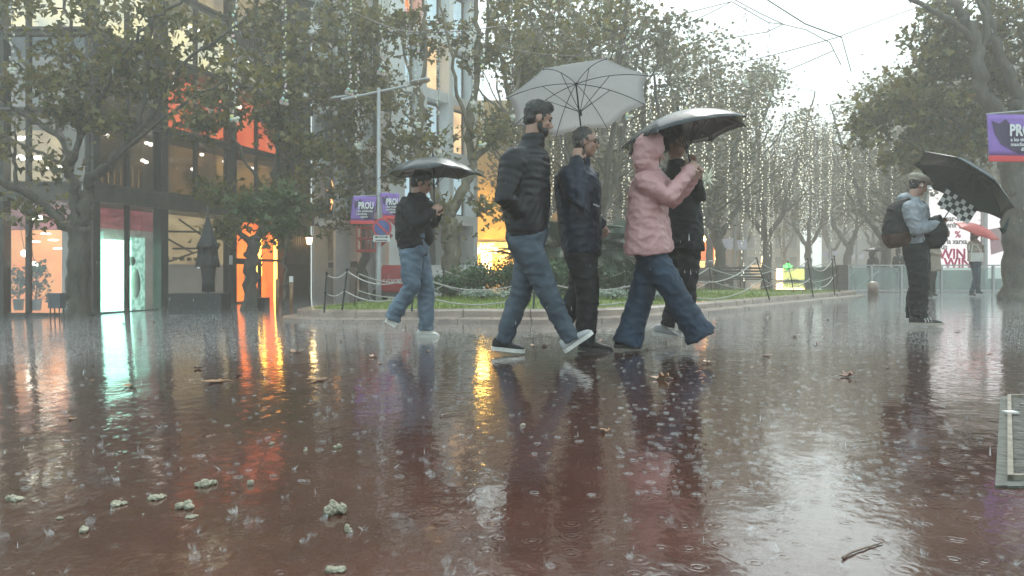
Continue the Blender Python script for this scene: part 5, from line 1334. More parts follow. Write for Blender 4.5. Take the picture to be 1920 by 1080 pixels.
# man in the quilted jacket
def ex2(root, J, hc, HM, f0, side):
    q = MB(); g_ = lambda x, y, z: hc+HM @ Vector((x, y, z))
    q.ell(g_(.040,0,-.070), (.056,.056,.045), HM, 16, 10); q.ell(g_(.060,0,-.092), (.036,.036,.032), HM, 12, 8)
    for y in (-1,1): q.ell(g_(.012,y*.058,-.045), (.024,.010,.040), HM, 8, 6)
    me = remesh(q, .007, 2); displace(me, lambda c: .003*noise.noise(Vector(c)*90)); link('beard', me, HAIR, root, True)
D2 = 5.42
person(D2, 'tall bearded man in black quilted jacket and slate jeans striding right', (1010,224,0), (1,.16,-.30),
  dict(neck=(998,263,0), sh_n=(963,296,-.21), sh_f=(1003,290,.19), el_n=(946,372,-.26), wr_n=(1000,412,-.09), el_f=(1015,378,.26), wr_f=(1012,415,.09), waist=(985,372,0), hip=(988,438,0),
       kn_n=(1022,540,-.09), an_n=(1068,632,-.10), kn_f=(975,548,.09), an_f=(946,634,.10)),
  dict(chest=.205, belly=.205, hem=.175, ar=.082, el=.076, cu=.055, collar=.084, stand=.055), PUF, dict(hip=.165, th=.112, kn=.082, an=.064, cuff=1.08, over=.03), JEAN_S,
  [((1060,662,-.10),(1112,626,-.10),SHG,SOLE,(-.5,0,1)), ((922,656,.10),(983,662,.10),SHB,SOLE)], quilt=(.009,.052), hem=(990,435,0), extra=ex2, hs=1.03, hands=(.6,.6))

# man in the navy jacket
def ex3(root, J, hc, HM, f0, side):
    g_ = lambda x, y, z: hc+HM @ Vector((x, y, z)); q = MB()
    for y in (-.03,.03):
        q.tube([g_(.100, y+.020*math.cos(t), .008+.016*math.sin(t)) for t in np.linspace(0, 2*math.pi, 11)], .0022, 5)
    for y in (-1,1): q.tube([g_(.098,y*.05,.012), g_(.0,y*.078,.012)], .002, 5)
    q.tube([g_(.101,-.010,.01), g_(.101,.010,.01)], .002, 5); q.build('glasses', M['black'], root)
    q = MB(); q.box(P(1118,385,D3-.16), (.05,.006,.012), Matrix.Rotation(.4,3,'Y')); q.build('chest_mark', SHG, root)
D3 = 5.85
person(D3, 'man in navy jacket and black trousers walking with his fist raised to his ear', (1098,268,0), (1,-.18,-.10),
  dict(neck=(1086,303,0), sh_n=(1066,330,-.19), sh_f=(1096,326,.19), el_n=(1092,392,-.30), wr_n=(1081,300,-.20), el_f=(1108,395,.26), wr_f=(1128,425,.16), waist=(1086,395,0), hip=(1092,462,0),
       kn_n=(1101,552,-.09), an_n=(1098,640,-.08), kn_f=(1082,545,.09), an_f=(1058,604,.10)),
  dict(chest=.210, belly=.205, hem=.190, ar=.080, el=.072, cu=.052, collar=.084, stand=.04), NAV, dict(hip=.165, th=.115, kn=.088, an=.076, cuff=1.05, over=.03), BLK,
  [((1084,656,-.08),(1148,662,-.08),SHB,DARKSOLE), ((1040,606,.10),(1062,624,.10),SHB,DARKSOLE,(.2,0,1))], hair='cropped', hairm=HAIRG, hem=(1092,468,0), hands=(1.0,.5),
  hdir=(((0.1,0.1,1),(.3,1,0)), None), extra=ex3, hs=.98)

# woman in the pink raincoat
D4 = 5.75
person(D4, 'person in pink hooded raincoat and wide dark blue jeans huddling under the grey-topped umbrella', (1224,286,0), (1,.25,-.2),
  dict(neck=(1216,316,0), sh_n=(1208,340,-.17), sh_f=(1230,336,.17), el_n=(1252,372,-.22), wr_n=(1294,318,-.10), el_f=(1262,378,.18), wr_f=(1300,332,.10), waist=(1214,400,0), hip=(1218,452,0),
       kn_n=(1266,556,-.09), an_n=(1306,618,-.08), kn_f=(1200,556,.09), an_f=(1180,632,.09)),
  dict(chest=.185, belly=.190, hem=.235, ar=.078, el=.070, cu=.052, hood=True, collar=.085, fold=.011), PINK, dict(hip=.150, th=.108, kn=.096, an=.108, cuff=1.18, over=.06), JEAN_D,
  [((1295,638,-.08),(1338,624,-.08),SHB,DARKSOLE,(-.2,0,1)), ((1152,652,.09),(1200,654,.09),SHB,DARKSOLE)], hair='long', hairm=HAIRB, hem=(1217,472,0), hands=(.9,.9), skin=SK2, hs=.95)

# person in black behind the pink coat
def ex5(root, J, hc, HM, f0, side):
    q = MB(); q.tube([J['neck']+f0*.17+Vector((0,0,-.10)), J['waist']+f0*.165, P(1279,455,D5)+f0*.165], .006, 5); q.build('zip', SHG, root)
D5 = 6.35
person(D5, 'dark haired person in long black jacket holding up the grey-topped umbrella', (1268,272,0), (.75,-.66,-.1),
  dict(neck=(1268,302,0), sh_n=(1290,328,-.10), sh_f=(1252,326,.12), el_n=(1312,372,-.12), wr_n=(1299,314,-.22), el_f=(1254,378,.1), wr_f=(1262,420,.0), waist=(1278,392,0), hip=(1281,450,0),
       kn_n=(1286,542,-.08), an_n=(1288,616,-.02), kn_f=(1276,540,.08), an_f=(1252,606,.1)),
  dict(chest=.175, belly=.170, hem=.190, ar=.068, el=.060, cu=.048), BLK, dict(hip=.150, th=.100, kn=.076, an=.064), BLK,
  [((1272,630,-.02),(1310,632,-.02),SHG,SOLE), ((1224,628,.1),(1272,636,.1),SHG,SOLE)], hem=(1280,466,0), hands=(1.0,.4), hdir=(((0,0,1),(-.5,-1,0)),None), extra=ex5, hs=.95)

# flat-capped man at the right
CAPM = pm('tweed_cap', (.42,.38,.31), (.26,.23,.18), 40, .8, .4, 120, .003)
def ex6(root, J, hc, HM, f0, side):
    g_ = lambda x, y, z: hc+HM @ Vector((x, y, z)); q = MB()
    q.ell(g_(-.010,0,.085), (.125,.110,.050), HM @ Matrix.Rotation(.12,3,'Y'), 20, 10); q.ell(g_(-.02,0,.06), (.105,.088,.045), HM, 16, 8)
    q.ell(g_(.105,0,.058), (.055,.070,.012), HM @ Matrix.Rotation(.25,3,'Y'), 14, 6)
    me = remesh(q, .007, 2); link('flat_cap', me, CAPM, root, True)
    q = MB(); q.ell(g_(-.002,-.083,-.012), (.009,.008,.016), HM, 8, 6); q.build('earbud', SHW, root, True)
D6 = 8.55
person(D6, 'man in tweed flat cap and grey hoodie standing under the tilted green umbrella', (1722,348,0), (1,.05,-.25),
  dict(neck=(1711,373,0), sh_n=(1706,390,-.19), sh_f=(1722,388,.18), el_n=(1718,432,-.23), wr_n=(1760,418,-.14), el_f=(1738,432,.2), wr_f=(1764,436,.08), waist=(1713,430,0), hip=(1718,462,0),
       kn_n=(1722,530,-.10), an_n=(1722,592,-.10), kn_f=(1722,530,.09), an_f=(1714,588,.10)),
  dict(chest=.180, belly=.175, hem=.165, ar=.085, el=.080, cu=.050, hood_down=True, fold=.012), GREY, dict(hip=.160, th=.125, kn=.108, an=.096, cuff=.85, over=.03), BLK,
  [((1706,609,-.10),(1767,610,-.10),SHB,GUM,(0,0,1),SHW), ((1700,601,.10),(1745,603,.10),SHB,SOLE)], hem=(1716,456,0), hands=(1.0,.8), hdir=(((1,.2,.1),(-.3,0,1)),None), extra=ex6, hs=1.0, hair='cropped')

# far figures
D7 = 20.3
person(D7, 'woman in beige jacket with white handbag walking under the red umbrella', (1828,441,0), (.9,-.3,-.15),
  dict(neck=(1828,450,0), sh_n=(1820,456,-.15), sh_f=(1834,456,.15), el_n=(1818,472,-.2), wr_n=(1832,470,-.25), el_f=(1843,472,.15), wr_f=(1842,462,-.05), waist=(1828,474,0), hip=(1829,492,0),
       kn_n=(1830,522,-.1), an_n=(1822,549,-.1), kn_f=(1832,522,.1), an_f=(1834,546,.1)),
  dict(chest=.19, belly=.20, hem=.21), BEIGE, dict(hip=.16, th=.10, kn=.075, an=.06), JEAN_D,
  [((1818,554,-.1),(1829,555,-.1),SHB,DARKSOLE), ((1830,550,.1),(1841,551,.1),SHB,DARKSOLE)], hair='long', hairm=HAIRB, vox=.02, hem=(1828,490,0), skin=SK2)
D8 = 19.2
person(D8, 'person in pale beige coat half hidden behind the man in the flat cap', (1748,436,0), (.9,-.3,-.15),
  dict(neck=(1748,446,0), sh_n=(1740,453,-.15), sh_f=(1755,453,.15), el_n=(1742,472,-.2), wr_n=(1756,476,-.2), el_f=(1760,472,.15), wr_f=(1762,480,.05), waist=(1748,474,0), hip=(1748,494,0),
       kn_n=(1745,525,-.1), an_n=(1741,552,-.1), kn_f=(1749,525,.1), an_f=(1750,550,.1)),
  dict(chest=.19, belly=.20, hem=.24), BEIGE, dict(hip=.15, th=.09, kn=.065, an=.05), BLK,
  [((1736,557,-.1),(1748,558,-.1),SHB,DARKSOLE), ((1746,555,.1),(1757,555,.1),SHB,DARKSOLE)], hair='long', hairm=HAIR, vox=.02, hem=(1749,508,0), skin=SK2)
D9 = 29
for px, lab, hy in ((1637,'dark clad person under the round umbrella behind the glass barrier',478),(1685,'dark clad bareheaded person behind the glass barrier left of the capped man',474)):
    person(D9, lab, (px,hy-3,0), (.9,-.4,-.1),
      dict(neck=(px,hy+4,0), sh_n=(px-7,hy+9,-.1), sh_f=(px+7,hy+9,.1), el_n=(px-10,hy+22,-.1), wr_n=(px-2,hy+24,-.2), el_f=(px+10,hy+22,.1), wr_f=(px+3,hy+18,-.2), waist=(px,hy+26,0), hip=(px,hy+36,0),
           kn_n=(px-3,hy+52,-.1), an_n=(px-4,hy+67,-.1), kn_f=(px+3,hy+52,.1), an_f=(px+4,hy+67,.1)),
      dict(chest=.22, belly=.22, hem=.22, hood=(px == 1637)), BLK, dict(), BLK,
      [((px-7,hy+70,-.1),(px,hy+70,-.1),SHB,DARKSOLE), ((px+1,hy+69,.1),(px+8,hy+69,.1),SHB,DARKSOLE)], vox=.03, hair='long', group='dark figures behind the glass barrier')

# ---------------------------------------------------------------- umbrellas
def umbrella(apex, axis, Rr, depth, m, lab, hand_p, under=None, nrib=8, spin=0., crumple=0., name='umbrella', metal=None, droop=None, handle_m=None, shaft_to=None):
    apex = Vector(apex); A_ = U_(axis); e = A_.orthogonal().normalized(); e = Matrix.Rotation(spin, 3, A_) @ e; f_ = A_.cross(e)
    t_ = thing(name, hand_p, lab, 'umbrella', None)
    NU, NR = 6, 9
    def surf(r_, k, u):     # rib k, fraction u to the next
        a0 = 2*math.pi*k/nrib; a1 = 2*math.pi*(k+1)/nrib
        def rib(a_, kk):
            kk %= nrib; dr = (1+crumple*noise.noise(Vector((kk*3.1, 1, 7)))); dz = crumple*.5*noise.noise(Vector((kk*5.3, 2, 1)))*r_*r_
            if droop and kk in droop: dz += -droop[kk]*max(0, r_-.6)**1.2*2; dr -= .25*max(0, r_-.6)
            return (e*math.cos(a_)+f_*math.sin(a_))*Rr*r_*dr-A_*(depth*(r_**2.0)*(1.0)+dz*Rr)
        p0, p1 = rib(a0, k), rib(a1, k+1); s_ = 4*u*(1-u)
        return apex+p0.lerp(p1, u)-A_*(-.010*s_*r_)*(1 if r_ < .9 else .5)+(-(p0+p1)*.5*(.055*s_*r_**3))+A_*crumple*.10*noise.noise(Vector((k*2.1+u*2, r_*3, 4)))*r_
    vs = []; fs = []; N = nrib*NU
    vs.append(apex)
    for j in range(1, NR+1):
        for k in range(nrib):
            for i in range(NU): vs.append(surf(j/NR, k, i/NU))
    for i in range(N): fs.append((0, 1+i, 1+(i+1) % N))
    for j in range(NR-1):
        for i in range(N): a_ = 1+j*N+i; b_ = 1+j*N+(i+1) % N; fs.append((a_, a_+N, b_+N, b_))
    q = MB(); q.add(vs, fs); o = q.build('canopy', m, t_, True, fix=False); s_ = o.modifiers.new('th', 'SOLIDIFY'); s_.thickness = .002; s_.offset = 1
    met = metal or M['black']
    hub = apex-A_*.03; runner = apex-A_*(depth+.10)
    for k in range(nrib):
        pts_ = [surf(j/NR, k, 0)-A_*.008 for j in range(0, NR+1)]; q = MB(); q.tube(pts_, .0032, 5); q.ell(pts_[-1]-(A_*.0)+(pts_[-1]-pts_[-2]).normalized()*.012, (.006,)*3, None, 6, 4); r1 = q.build('rib', met, t_)
        q = MB(); q.tube([runner, surf(.48, k, 0)-A_*.012], .0028, 5); q.build('stretcher', met, r1)
    sh = Vector(hand_p)-A_*.10 if shaft_to is None else Vector(shaft_to)
    q = MB(); q.tube([apex+A_*.035, sh], .0065, 8); q.tube([runner-A_*.03, runner+A_*.015], .014, 10); q.tube([apex, apex+A_*.05], [.012,.006], 8); q.build('shaft', met, t_)
    q = MB(); q.chain([sh+A_*.11, sh+A_*.02, sh-A_*.02], [.013,.016,.013], 10); q.build('handle', handle_m or M['black'], t_, True)
    return t_, A_, e, f_
def ummat(name, c1, c2, trans, rough=.35):
    m, t, b = newmat(name); col = ramp(t, nz(t, tcoord(t), 5), [(.3,c2),(.7,c1)]); lk(t, col, b.inputs['Base Color']); b.inputs['Roughness'].default_value = rough
    tl = t.nodes.new('ShaderNodeBsdfTranslucent'); lk(t, col, tl.inputs[0]); mx = t.nodes.new('ShaderNodeMixShader'); mx.inputs[0].default_value = trans
    lk(t, bump(t, nz(t, tcoord(t), 160, 2), .5, .002), b.inputs['Normal'])
    lk(t, b.outputs[0], mx.inputs[1]); lk(t, tl.outputs[0], mx.inputs[2]); lk(t, mx.outputs[0], t.nodes['Material Output'].inputs[0]); return m
UW = ummat('umbrella_white', (.76,.77,.77), (.70,.71,.71), .5); UK = ummat('umbrella_black', (.035,.04,.045), (.022,.026,.03), .1, .22)
UG = ummat('umbrella_green', (.030,.055,.058), (.018,.034,.036), .12, .25); UR = ummat('umbrella_red', (.75,.10,.08), (.62,.06,.05), .45)
def along(hp, ap): return (Vector(ap)-Vector(hp))
# 1 small crumpled
h_ = P(816,392,D1-.05); a_ = P(812,296,D1+.05)
umbrella(a_, (-.03,-.02,1), .445, .17, UK, 'small crumpled wet black umbrella of the hunched man on the left', h_, crumple=.28, spin=.3, shaft_to=P(815,412,D1-.02))
# 2 big white
h_ = P(1087,283,D3-.14); a_ = P(1080,156,D3+.10)
umbrella(a_, (-.10,.31,1), .585, .16, UW, 'large translucent white umbrella tilted over the two dark-jacketed men', h_, nrib=8, spin=.25, metal=pm('umb_metal', (.06,.06,.07), None, 4, .35, metal=.6), shaft_to=P(1096,300,D3-.16))
# 3 grey-topped black
h_ = P(1298,305,D5-.30); a_ = P(1273,212,D5-.40)
umbrella(a_, (-.20,.06,1), .520, .20, UK, 'black umbrella with wet shiny top over the pink coated walker', h_, spin=.1, shaft_to=P(1302,338,D5-.28))
# 6 green tilted
h_ = P(1766,415,D6-.14); ax = Vector((.62,-.04,.74)); 
a_ = P(1826,322,D6-.10)
t_, A_, e_, f_ = umbrella(a_, ax, .60, .20, UG, 'dark green umbrella tilted to the right with a checkered band under it', h_, spin=.15, droop={}, shaft_to=P(1757,430,D6-.14))
CH = newmat('check_cloth'); m_, t, b = CH; ck = t.nodes.new('ShaderNodeTexChecker'); ck.inputs['Scale'].default_value = 1; ck.inputs[1].default_value = (.62,.62,.60,1); ck.inputs[2].default_value = (.02,.02,.02,1)
du = U_((.80,0,-.52)); dv = U_((.52,0,.80))
q1, q2 = MB(), MB(); c0 = P(1764,372,D6-.12)
cs = .052
for i in range(8):
    for j in range(4):
        p = c0+du*(i*cs)+dv*((j-1.5)*cs); (q1 if (i+j) % 2 else q2).add([p, p+du*cs, p+du*cs+dv*cs, p+dv*cs, p+Vector((0,.002,0)), p+du*cs+Vector((0,.002,0)), p+du*cs+dv*cs+Vector((0,.002,0)), p+dv*cs+Vector((0,.002,0))], [(0,1,2,3),(7,6,5,4),(0,4,5,1),(1,5,6,2),(2,6,7,3),(3,7,4,0)])
q1.build('checkered_band', pm('check_white', (.6,.6,.58), None, 4, .6), t_); q2.build('checkered_band', M['black'], t_)
q = MB(); pp = P(1880,428,D6-.1); q.add([pp, P(1893,405,D6-.1), P(1888,432,D6-.15), P(1872,427,D6-.1), P(1880,440,D6-.05)], [(0,1,2),(0,2,4),(0,4,3)]); q.build('loose_flap', UG, t_, fix=False)
# 7 red
h_ = P(1842,462,D7-.05); umbrella(P(1838,423,D7), (.28,-.45,1), .60, .19, UR, 'red umbrella of the woman in the distance at right', h_, spin=.2, shaft_to=P(1840,470,D7-.05))
h_ = P(1640,496,D9-.2); umbrella(P(1641,463,D9-.1), (.05,0,1), .47, .16, UK, 'dark round umbrella behind the glass barrier', h_, spin=.2)
# bags carried by the flat-capped man
c = P(1686,420,D6-.02); t_ = thing('backpack', c, 'black backpack with brown base on the capped man\'s back', 'backpack')
q = MB(); Fm = frame((1,0,.25),(0,0,1)); 
q.loft([(c+Vector((.02,0,.28)),(.06,0,.02),(0,.10,0)),(c+Vector((.01,0,.20)),(.11,0,.02),(0,.15,0)),(c+Vector((-.02,0,0)),(.135,0,.02),(0,.165,0)),(c+Vector((-.03,0,-.12)),(.14,0,.02),(0,.165,0))], 22, 2.8)
me = remesh(q, .012, 4); displace(me, folds(.008)); link('main_pouch', me, BLK, t_, True)
q = MB(); q.loft([(c+Vector((-.03,0,-.10)),(.145,0,.02),(0,.17,0)),(c+Vector((-.02,0,-.20)),(.13,0,.02),(0,.15,0)),(c+Vector((.0,0,-.26)),(.09,0,.02),(0,.11,0))], 20, 2.8)
me = remesh(q, .012, 3); displace(me, folds(.006)); link('base_panel', me, cloth('brown_canvas', (.09,.045,.03), (.05,.025,.018)), t_, True)
for sy in (-.16,.14):
    q = MB(); q.tube([c+Vector((.05,sy*.8,.24)), P(1706,380,D6+sy*1.1)+Vector((0,0,.0)), P(1722,398,D6+sy*1.25), P(1722,430,D6+sy*1.25), c+Vector((.08,sy,-.16))], .014, 6); q.build('strap', BLK, t_, True)
c = P(1744,436,D6-.05); t_ = thing('shoulder_bag', c, 'black bag worn in front by the man in the flat cap', 'bag')
q = MB(); q.loft([(c+Vector((-.02,-.04,.15)),(.10,0,.05),(0,.10,0)),(c+Vector((.01,-.04,0)),(.155,0,.03),(0,.13,0)),(c+Vector((.02,-.03,-.12)),(.12,0,.02),(0,.12,0)),(c+Vector((.02,-.03,-.19)),(.06,0,0),(0,.08,0))], 20, 2.6)
me = remesh(q, .012, 3); displace(me, folds(.008)); link('bag_body', me, BLK, t_, True)
c = P(1830,482,D7-.3); t_ = thing('handbag', c, 'small white handbag carried by the woman under the red umbrella', 'bag')
q = MB(); q.box(c, (.34,.10,.24)); q.build('bag_body', SHW, t_); q = MB(); q.tube([c+Vector((-.12,0,.12)), c+Vector((-.06,.05,.34)), c+Vector((.06,.05,.34)), c+Vector((.12,0,.12))], .012, 6); q.build('strap', SHW, t_)
# ---------------------------------------------------------------- tree pit at the right edge
pit = thing('tree_pit', (2.1, 2.9, 0), 'square tree pit with raised rim and wet soil at the lower right edge', 'tree pit')
p1 = Vector((X(1889,3.55), 3.55, 0)); p0 = Vector((X(1889,2.12), 2.12, 0)); du = (p1-p0).normalized(); dv = Vector((du.y, -du.x, 0))
Lp = (p1-p0).length
def quadbox(mb, o, a, b, h0, h1): mb.add([o+Vector((0,0,h0)), o+a+Vector((0,0,h0)), o+a+b+Vector((0,0,h0)), o+b+Vector((0,0,h0)), o+Vector((0,0,h1)), o+a+Vector((0,0,h1)), o+a+b+Vector((0,0,h1)), o+b+Vector((0,0,h1))], [(3,2,1,0),(4,5,6,7),(0,1,5,4),(1,2,6,5),(2,3,7,6),(3,0,4,7)])
ea = Vector((1,0.04,0))        # rims run across the view at near and far side
q = MB(); quadbox(q, p0-ea*.05-du*.05, du*(Lp+.10), ea*-.0+ea*.045, -.02, .004); 
w_ = .035
q = MB(); quadbox(q, p0-ea*w_-du*.06, du*(Lp+.12), ea*w_, -.03, .006); quadbox(q, p1, du*.07, ea*1.6, -.03, .006); quadbox(q, p0-du*.07, du*.07, ea*1.6, -.03, .0065)
q.build('concrete_surround', pm('pit_concrete', (.13,.135,.115), (.05,.052,.045), 30, .65, .9, 80, .006, spec=.25), pit)
q = MB(); quadbox(q, p0, du*Lp, ea*.018, -.03, .022); quadbox(q, p1-du*.018, du*.018, ea*1.6, -.03, .0215); quadbox(q, p0, du*.018, ea*1.6, -.03, .0212)
q.build('metal_edge', pm('pit_edge', (.26,.23,.18), (.12,.10,.08), 12, .6, .2, 60, .002, spec=.3), pit)
vs = []; n_ = 40
for j in range(n_+1):
    for i in range(n_+1):
        p = p0+ea*.018+du*(Lp*j/n_)+ea*(1.55*i/n_); vs.append(p+Vector((0,0,.009+.010*noise.noise(p*9)+.006*noise.noise(p*31))))
q = MB(); q.add(vs, [(j*(n_+1)+i, j*(n_+1)+i+1, (j+1)*(n_+1)+i+1, (j+1)*(n_+1)+i) for j in range(n_) for i in range(n_)]); q.build('soil', M['soil'], pit, True)
for k in range(60):
    q_ = p0+du*Lp*random.random()+ea*random.uniform(.05,1.2)
    if k == 0: gb = MB()
    gb.ell(q_+Vector((0,0,.012)), (random.uniform(.006,.016), random.uniform(.006,.014), .007), Matrix.Rotation(random.uniform(0,3),3,'Z'), 7, 4)
gb.build('gravel', pm('pit_gravel', (.32,.33,.28), (.10,.10,.09), 25, .4), pit, True)
p = P(1893,776,3.1); p = Vector((X(1895,3.1), 3.1, .02)); q = MB(); q.box(p, (.045,.04,.006)); o = q.build('paper_scrap', M['white']); tag(o, 'white scrap lying in the tree pit', 'litter')

# ---------------------------------------------------------------- fallen leaves
def dead_leaf_mesh(seed, curl):
    rs = random.Random(seed); vs = []; pts_ = [(a_*1.0, b_) for a_, b_ in LEAF]
    rings_ = [0, .45, 1]
    vs.append(Vector((0,.35,0)))
    for s_ in (.5, 1.0):
        for (x, y) in pts_: vs.append(Vector((x*s_, .35+(y-.35)*s_, 0)))
    n_ = len(pts_); fs = [(0, 1+i, 1+(i+1) % n_) for i in range(n_)]+[(1+i, 1+n_+i, 1+n_+(i+1) % n_, 1+(i+1) % n_) for i in range(n_)]
    out = []
    for v in vs:
        x, y = v.x, v.y-.35; r2 = x*x+y*y
        z = curl*(abs(x)**1.6)*1.1+curl*.5*abs(y)**2+.10*noise.noise(Vector((x*3+seed, y*3, 0)))*min(1, curl*2+.3); x *= (1-.35*curl*abs(x)*1.3)
        out.append(Vector((x, y, z)))
    mz = min(v.z for v in out); out = [v-Vector((0,0,mz)) for v in out]
    q = MB(); q.add(out, fs)
    q.tube([Vector((0,-.3,out[0].z+.01)), Vector((.06,-.62,out[0].z+.02+curl*.15)), Vector((.02,-.95,.03))], .016, 4)
    return q.mesh('leaf')
DL = [pm('leaf_brown', (.22,.095,.045), (.11,.045,.025), 20, .35, .4, 60, .01), pm('leaf_tan', (.36,.21,.11), (.20,.10,.05), 20, .35), pm('leaf_dark', (.05,.028,.02), (.025,.016,.012), 20, .3)]
LM = {}
def dleaf(px, py, wpx, kind, curl, lab, rot=None, grp='fallen leaves on the wet ground'):
    y = ground_y(px, py); s_ = .78*wpx*y/FPX; k = (kind, round(curl, 1), (px*7+py) % 3)
    if k not in LM: me = dead_leaf_mesh((px*7+py) % 3+kind*5, curl); me.materials.append(DL[kind]); me.polygons.foreach_set('use_smooth', [True]*len(me.polygons)); LM[k] = me
    o = bpy.data.objects.new('fallen_leaf', LM[k]); COL.objects.link(o); x = X(px, y); o.location = (x, y, gz(x)+.002+(.0 if curl > .2 else .001)); o.scale = (s_,)*3; o.rotation_euler = (0, 0, rot if rot is not None else random.uniform(0, 6.3))
    tag(o, lab, 'leaf', grp)
for a in ((1236,711,36,1,.9,'curled tan leaf lying in front of the pink-coated walker',1.2),(1585,707,36,0,.7,'curled brown leaf with long stalk left of the standing man\'s reflection',1.6),
 (1132,809,30,1,.6,'small crumpled leaf alone in the dark reflection of the navy man',.3),(241,724,38,1,.4,'broad tan leaf lying in the green-white reflection',None),
 (368,692,26,2,.4,'dark flat leaf near the orange reflection streak',1.5),(400,716,52,1,.1,'long flat tan leaf left of the orange reflection',1.5),(590,713,42,1,.1,'flat straw-like leaf right of the orange reflection',1.6),
 (1489,632,16,0,.5,'small brown leaf beyond the curled stalked leaf',None),(1533,645,20,0,.5,'brown leaf standing proud between the walkers and the capped man',None),
 (1437,667,18,1,.3,'small pale brown leaf nearest right of the pink walker\'s front shoe',None),(697,670,20,1,.5,'small tan leaf in front of the hunched man\'s shoes',None),(712,682,14,1,.3,'tiny leaf just below the tan leaf near the hunched man',None),
 (1022,648,26,0,.4,'brown leaf between the quilted man\'s two shoes',None),(1000,649,20,1,.3,'tan leaf beside the quilted man\'s planted shoe',None),(1063,652,16,0,.6,'rusty leaf hugging the lifted grey shoe',None),
 (1126,640,16,0,.6,'rusty leaf at the navy man\'s shoe',None),(1330,681,26,1,.3,'tan leaf under the outstretched dark shoe',None),(1211,655,18,2,.3,'dark leaf behind the pink walker\'s heel',None),
 (553,661,34,1,.3,'pale wet leaf between the door reflection and the island',None),(580,628,18,0,.4,'leaf close to the left tip of the kerb',None),(640,640,14,0,.4,'small leaf below the kerb near the hunched man',None),
 (448,703,24,2,.5,'dark curled leaf on the orange streak',None),(134,786,20,1,.3,'small leaf in the peach reflection',None),(1797,622,26,1,.2,'pale leaf right of the capped man\'s shoe',None),
 (1440,596,12,0,.5,'tiny brown leaf by the kerb on the far side',None),(1552,600,12,0,.4,'tiny brown leaf under the kerb end',None),(692,636,14,1,.3,'tiny tan leaf left of the raised white shoe',None),
 (1855,664,16,1,.2,'small flat leaf at right before the tree pit',None),(1665,690,10,2,.4,'dark speck of leaf left of the capped man\'s reflection',None),(288,604,16,0,.4,'leaf by the left shop entrance',None),(232,607,14,0,.4,'leaf beside the forked tree\'s foot',None)):
    dleaf(*a)
for i in range(46):
    px = random.uniform(60, 1880); py = random.uniform(603, 720); dleaf(int(px), int(py), random.uniform(5, 11), random.choice((0,1,1,2)), .3, 'tiny scrap of fallen leaf far off on the wet paving', None, 'tiny leaf scraps')

# ---------------------------------------------------------------- pale crumbs
CM = pm('pale_crumb', (.40,.37,.28), (.20,.185,.13), 40, .6, .9, 120, .006)
def crumb(px, py, wpx, lab, lumps=5, flat=.5):
    y = ground_y(px, py); s_ = .82*wpx*y/FPX; x = X(px, y); q = MB(); rs = random.Random(px*3+py)
    for i in range(lumps):
        r_ = s_*rs.uniform(.16,.30); q.ell((rs.uniform(-.35,.35)*s_, rs.uniform(-.25,.25)*s_, r_*flat*.8), (r_, r_*rs.uniform(.7,1), r_*flat*rs.uniform(.9,1.5)), Matrix.Rotation(rs.uniform(0,3),3,'Z'), 10, 7)
    me = remesh(q, max(.0012, s_*.04), 1, .3); displace(me, lambda c: s_*.09*noise.noise(Vector(c)*(8/s_)+Vector((px,0,0)))+s_*.06*noise.noise(Vector(c)*(21/s_)))
    o = link('pale_clump', me, CM, None, True); o.location = (x, y, gz(x)); tag(o, lab, 'clump', 'pale crumbly clumps on the wet ground')
for a in ((627,964,50,'largest pale clump, a knot of greenish lumps low centre-left',7,1.0),(655,996,26,'round dark-bottomed lump just below the largest clump',3,1.1),(630,1070,42,'flat crumbly patch at the bottom edge below the largest clump',7,.5),
 (30,937,44,'flat pale clump at the far left edge',6,.4),(225,947,38,'flat pale clump left of the star-shaped splash row',6,.4),(293,935,38,'flat pale clump highest of the left group',5,.45),(350,952,42,'double grey lump right in the left group',5,.6),(356,971,30,'thin pale flake below the double grey lump',4,.3),
 (388,910,46,'long twin clump near the end of the orange streak',6,.5),(472,909,20,'upright small clump right of the long twin clump',4,1.0),(152,997,36,'pointed pale clump lowest in the left group',4,.8),(110,974,22,'small grey clump left of the pointed one',3,.5),(270,966,12,'tiny crumb between the left group clumps',2,.5),
 (512,834,18,'curled little clump under the orange streak',4,.7),(574,846,14,'tiny curled crumb right of the orange streak end',3,.8),(634,840,18,'small yellowish twin crumb in open ground',3,.8),(980,798,16,'lone small crumb left of the dark reflections',4,.6),(62,1076,14,'tiny pinkish crumb at the bottom left corner',2,.5),(176,966,10,'smallest crumb beside the pointed clump',2,.5)): crumb(*a)
# twig and straw
def twig(pts_, r_, lab):
    W = []
    for px, py, h in pts_: y = ground_y(px, py); W.append(Vector((X(px,y), y, gz(X(px,y))+h)))
    q = MB(); w_ = wob(W, 4, .001); q.tube(w_, [r_*(1-.6*i/(len(w_)-1)) for i in range(len(w_))], 7); o = q.build('twig', pm('twig_bark', (.16,.09,.06), (.07,.04,.03), 30, .4), None, True); tag(o, lab, 'twig')
twig([(1580,1050,.004),(1600,1038,.004),(1640,1024,.003),(1655,1020,.003)], .003, 'brown forked twig lying at the bottom right')
twig([(825,782,.004),(850,778,.006),(886,775,.003)], .003, 'thin dark twig in the middle of the ground')

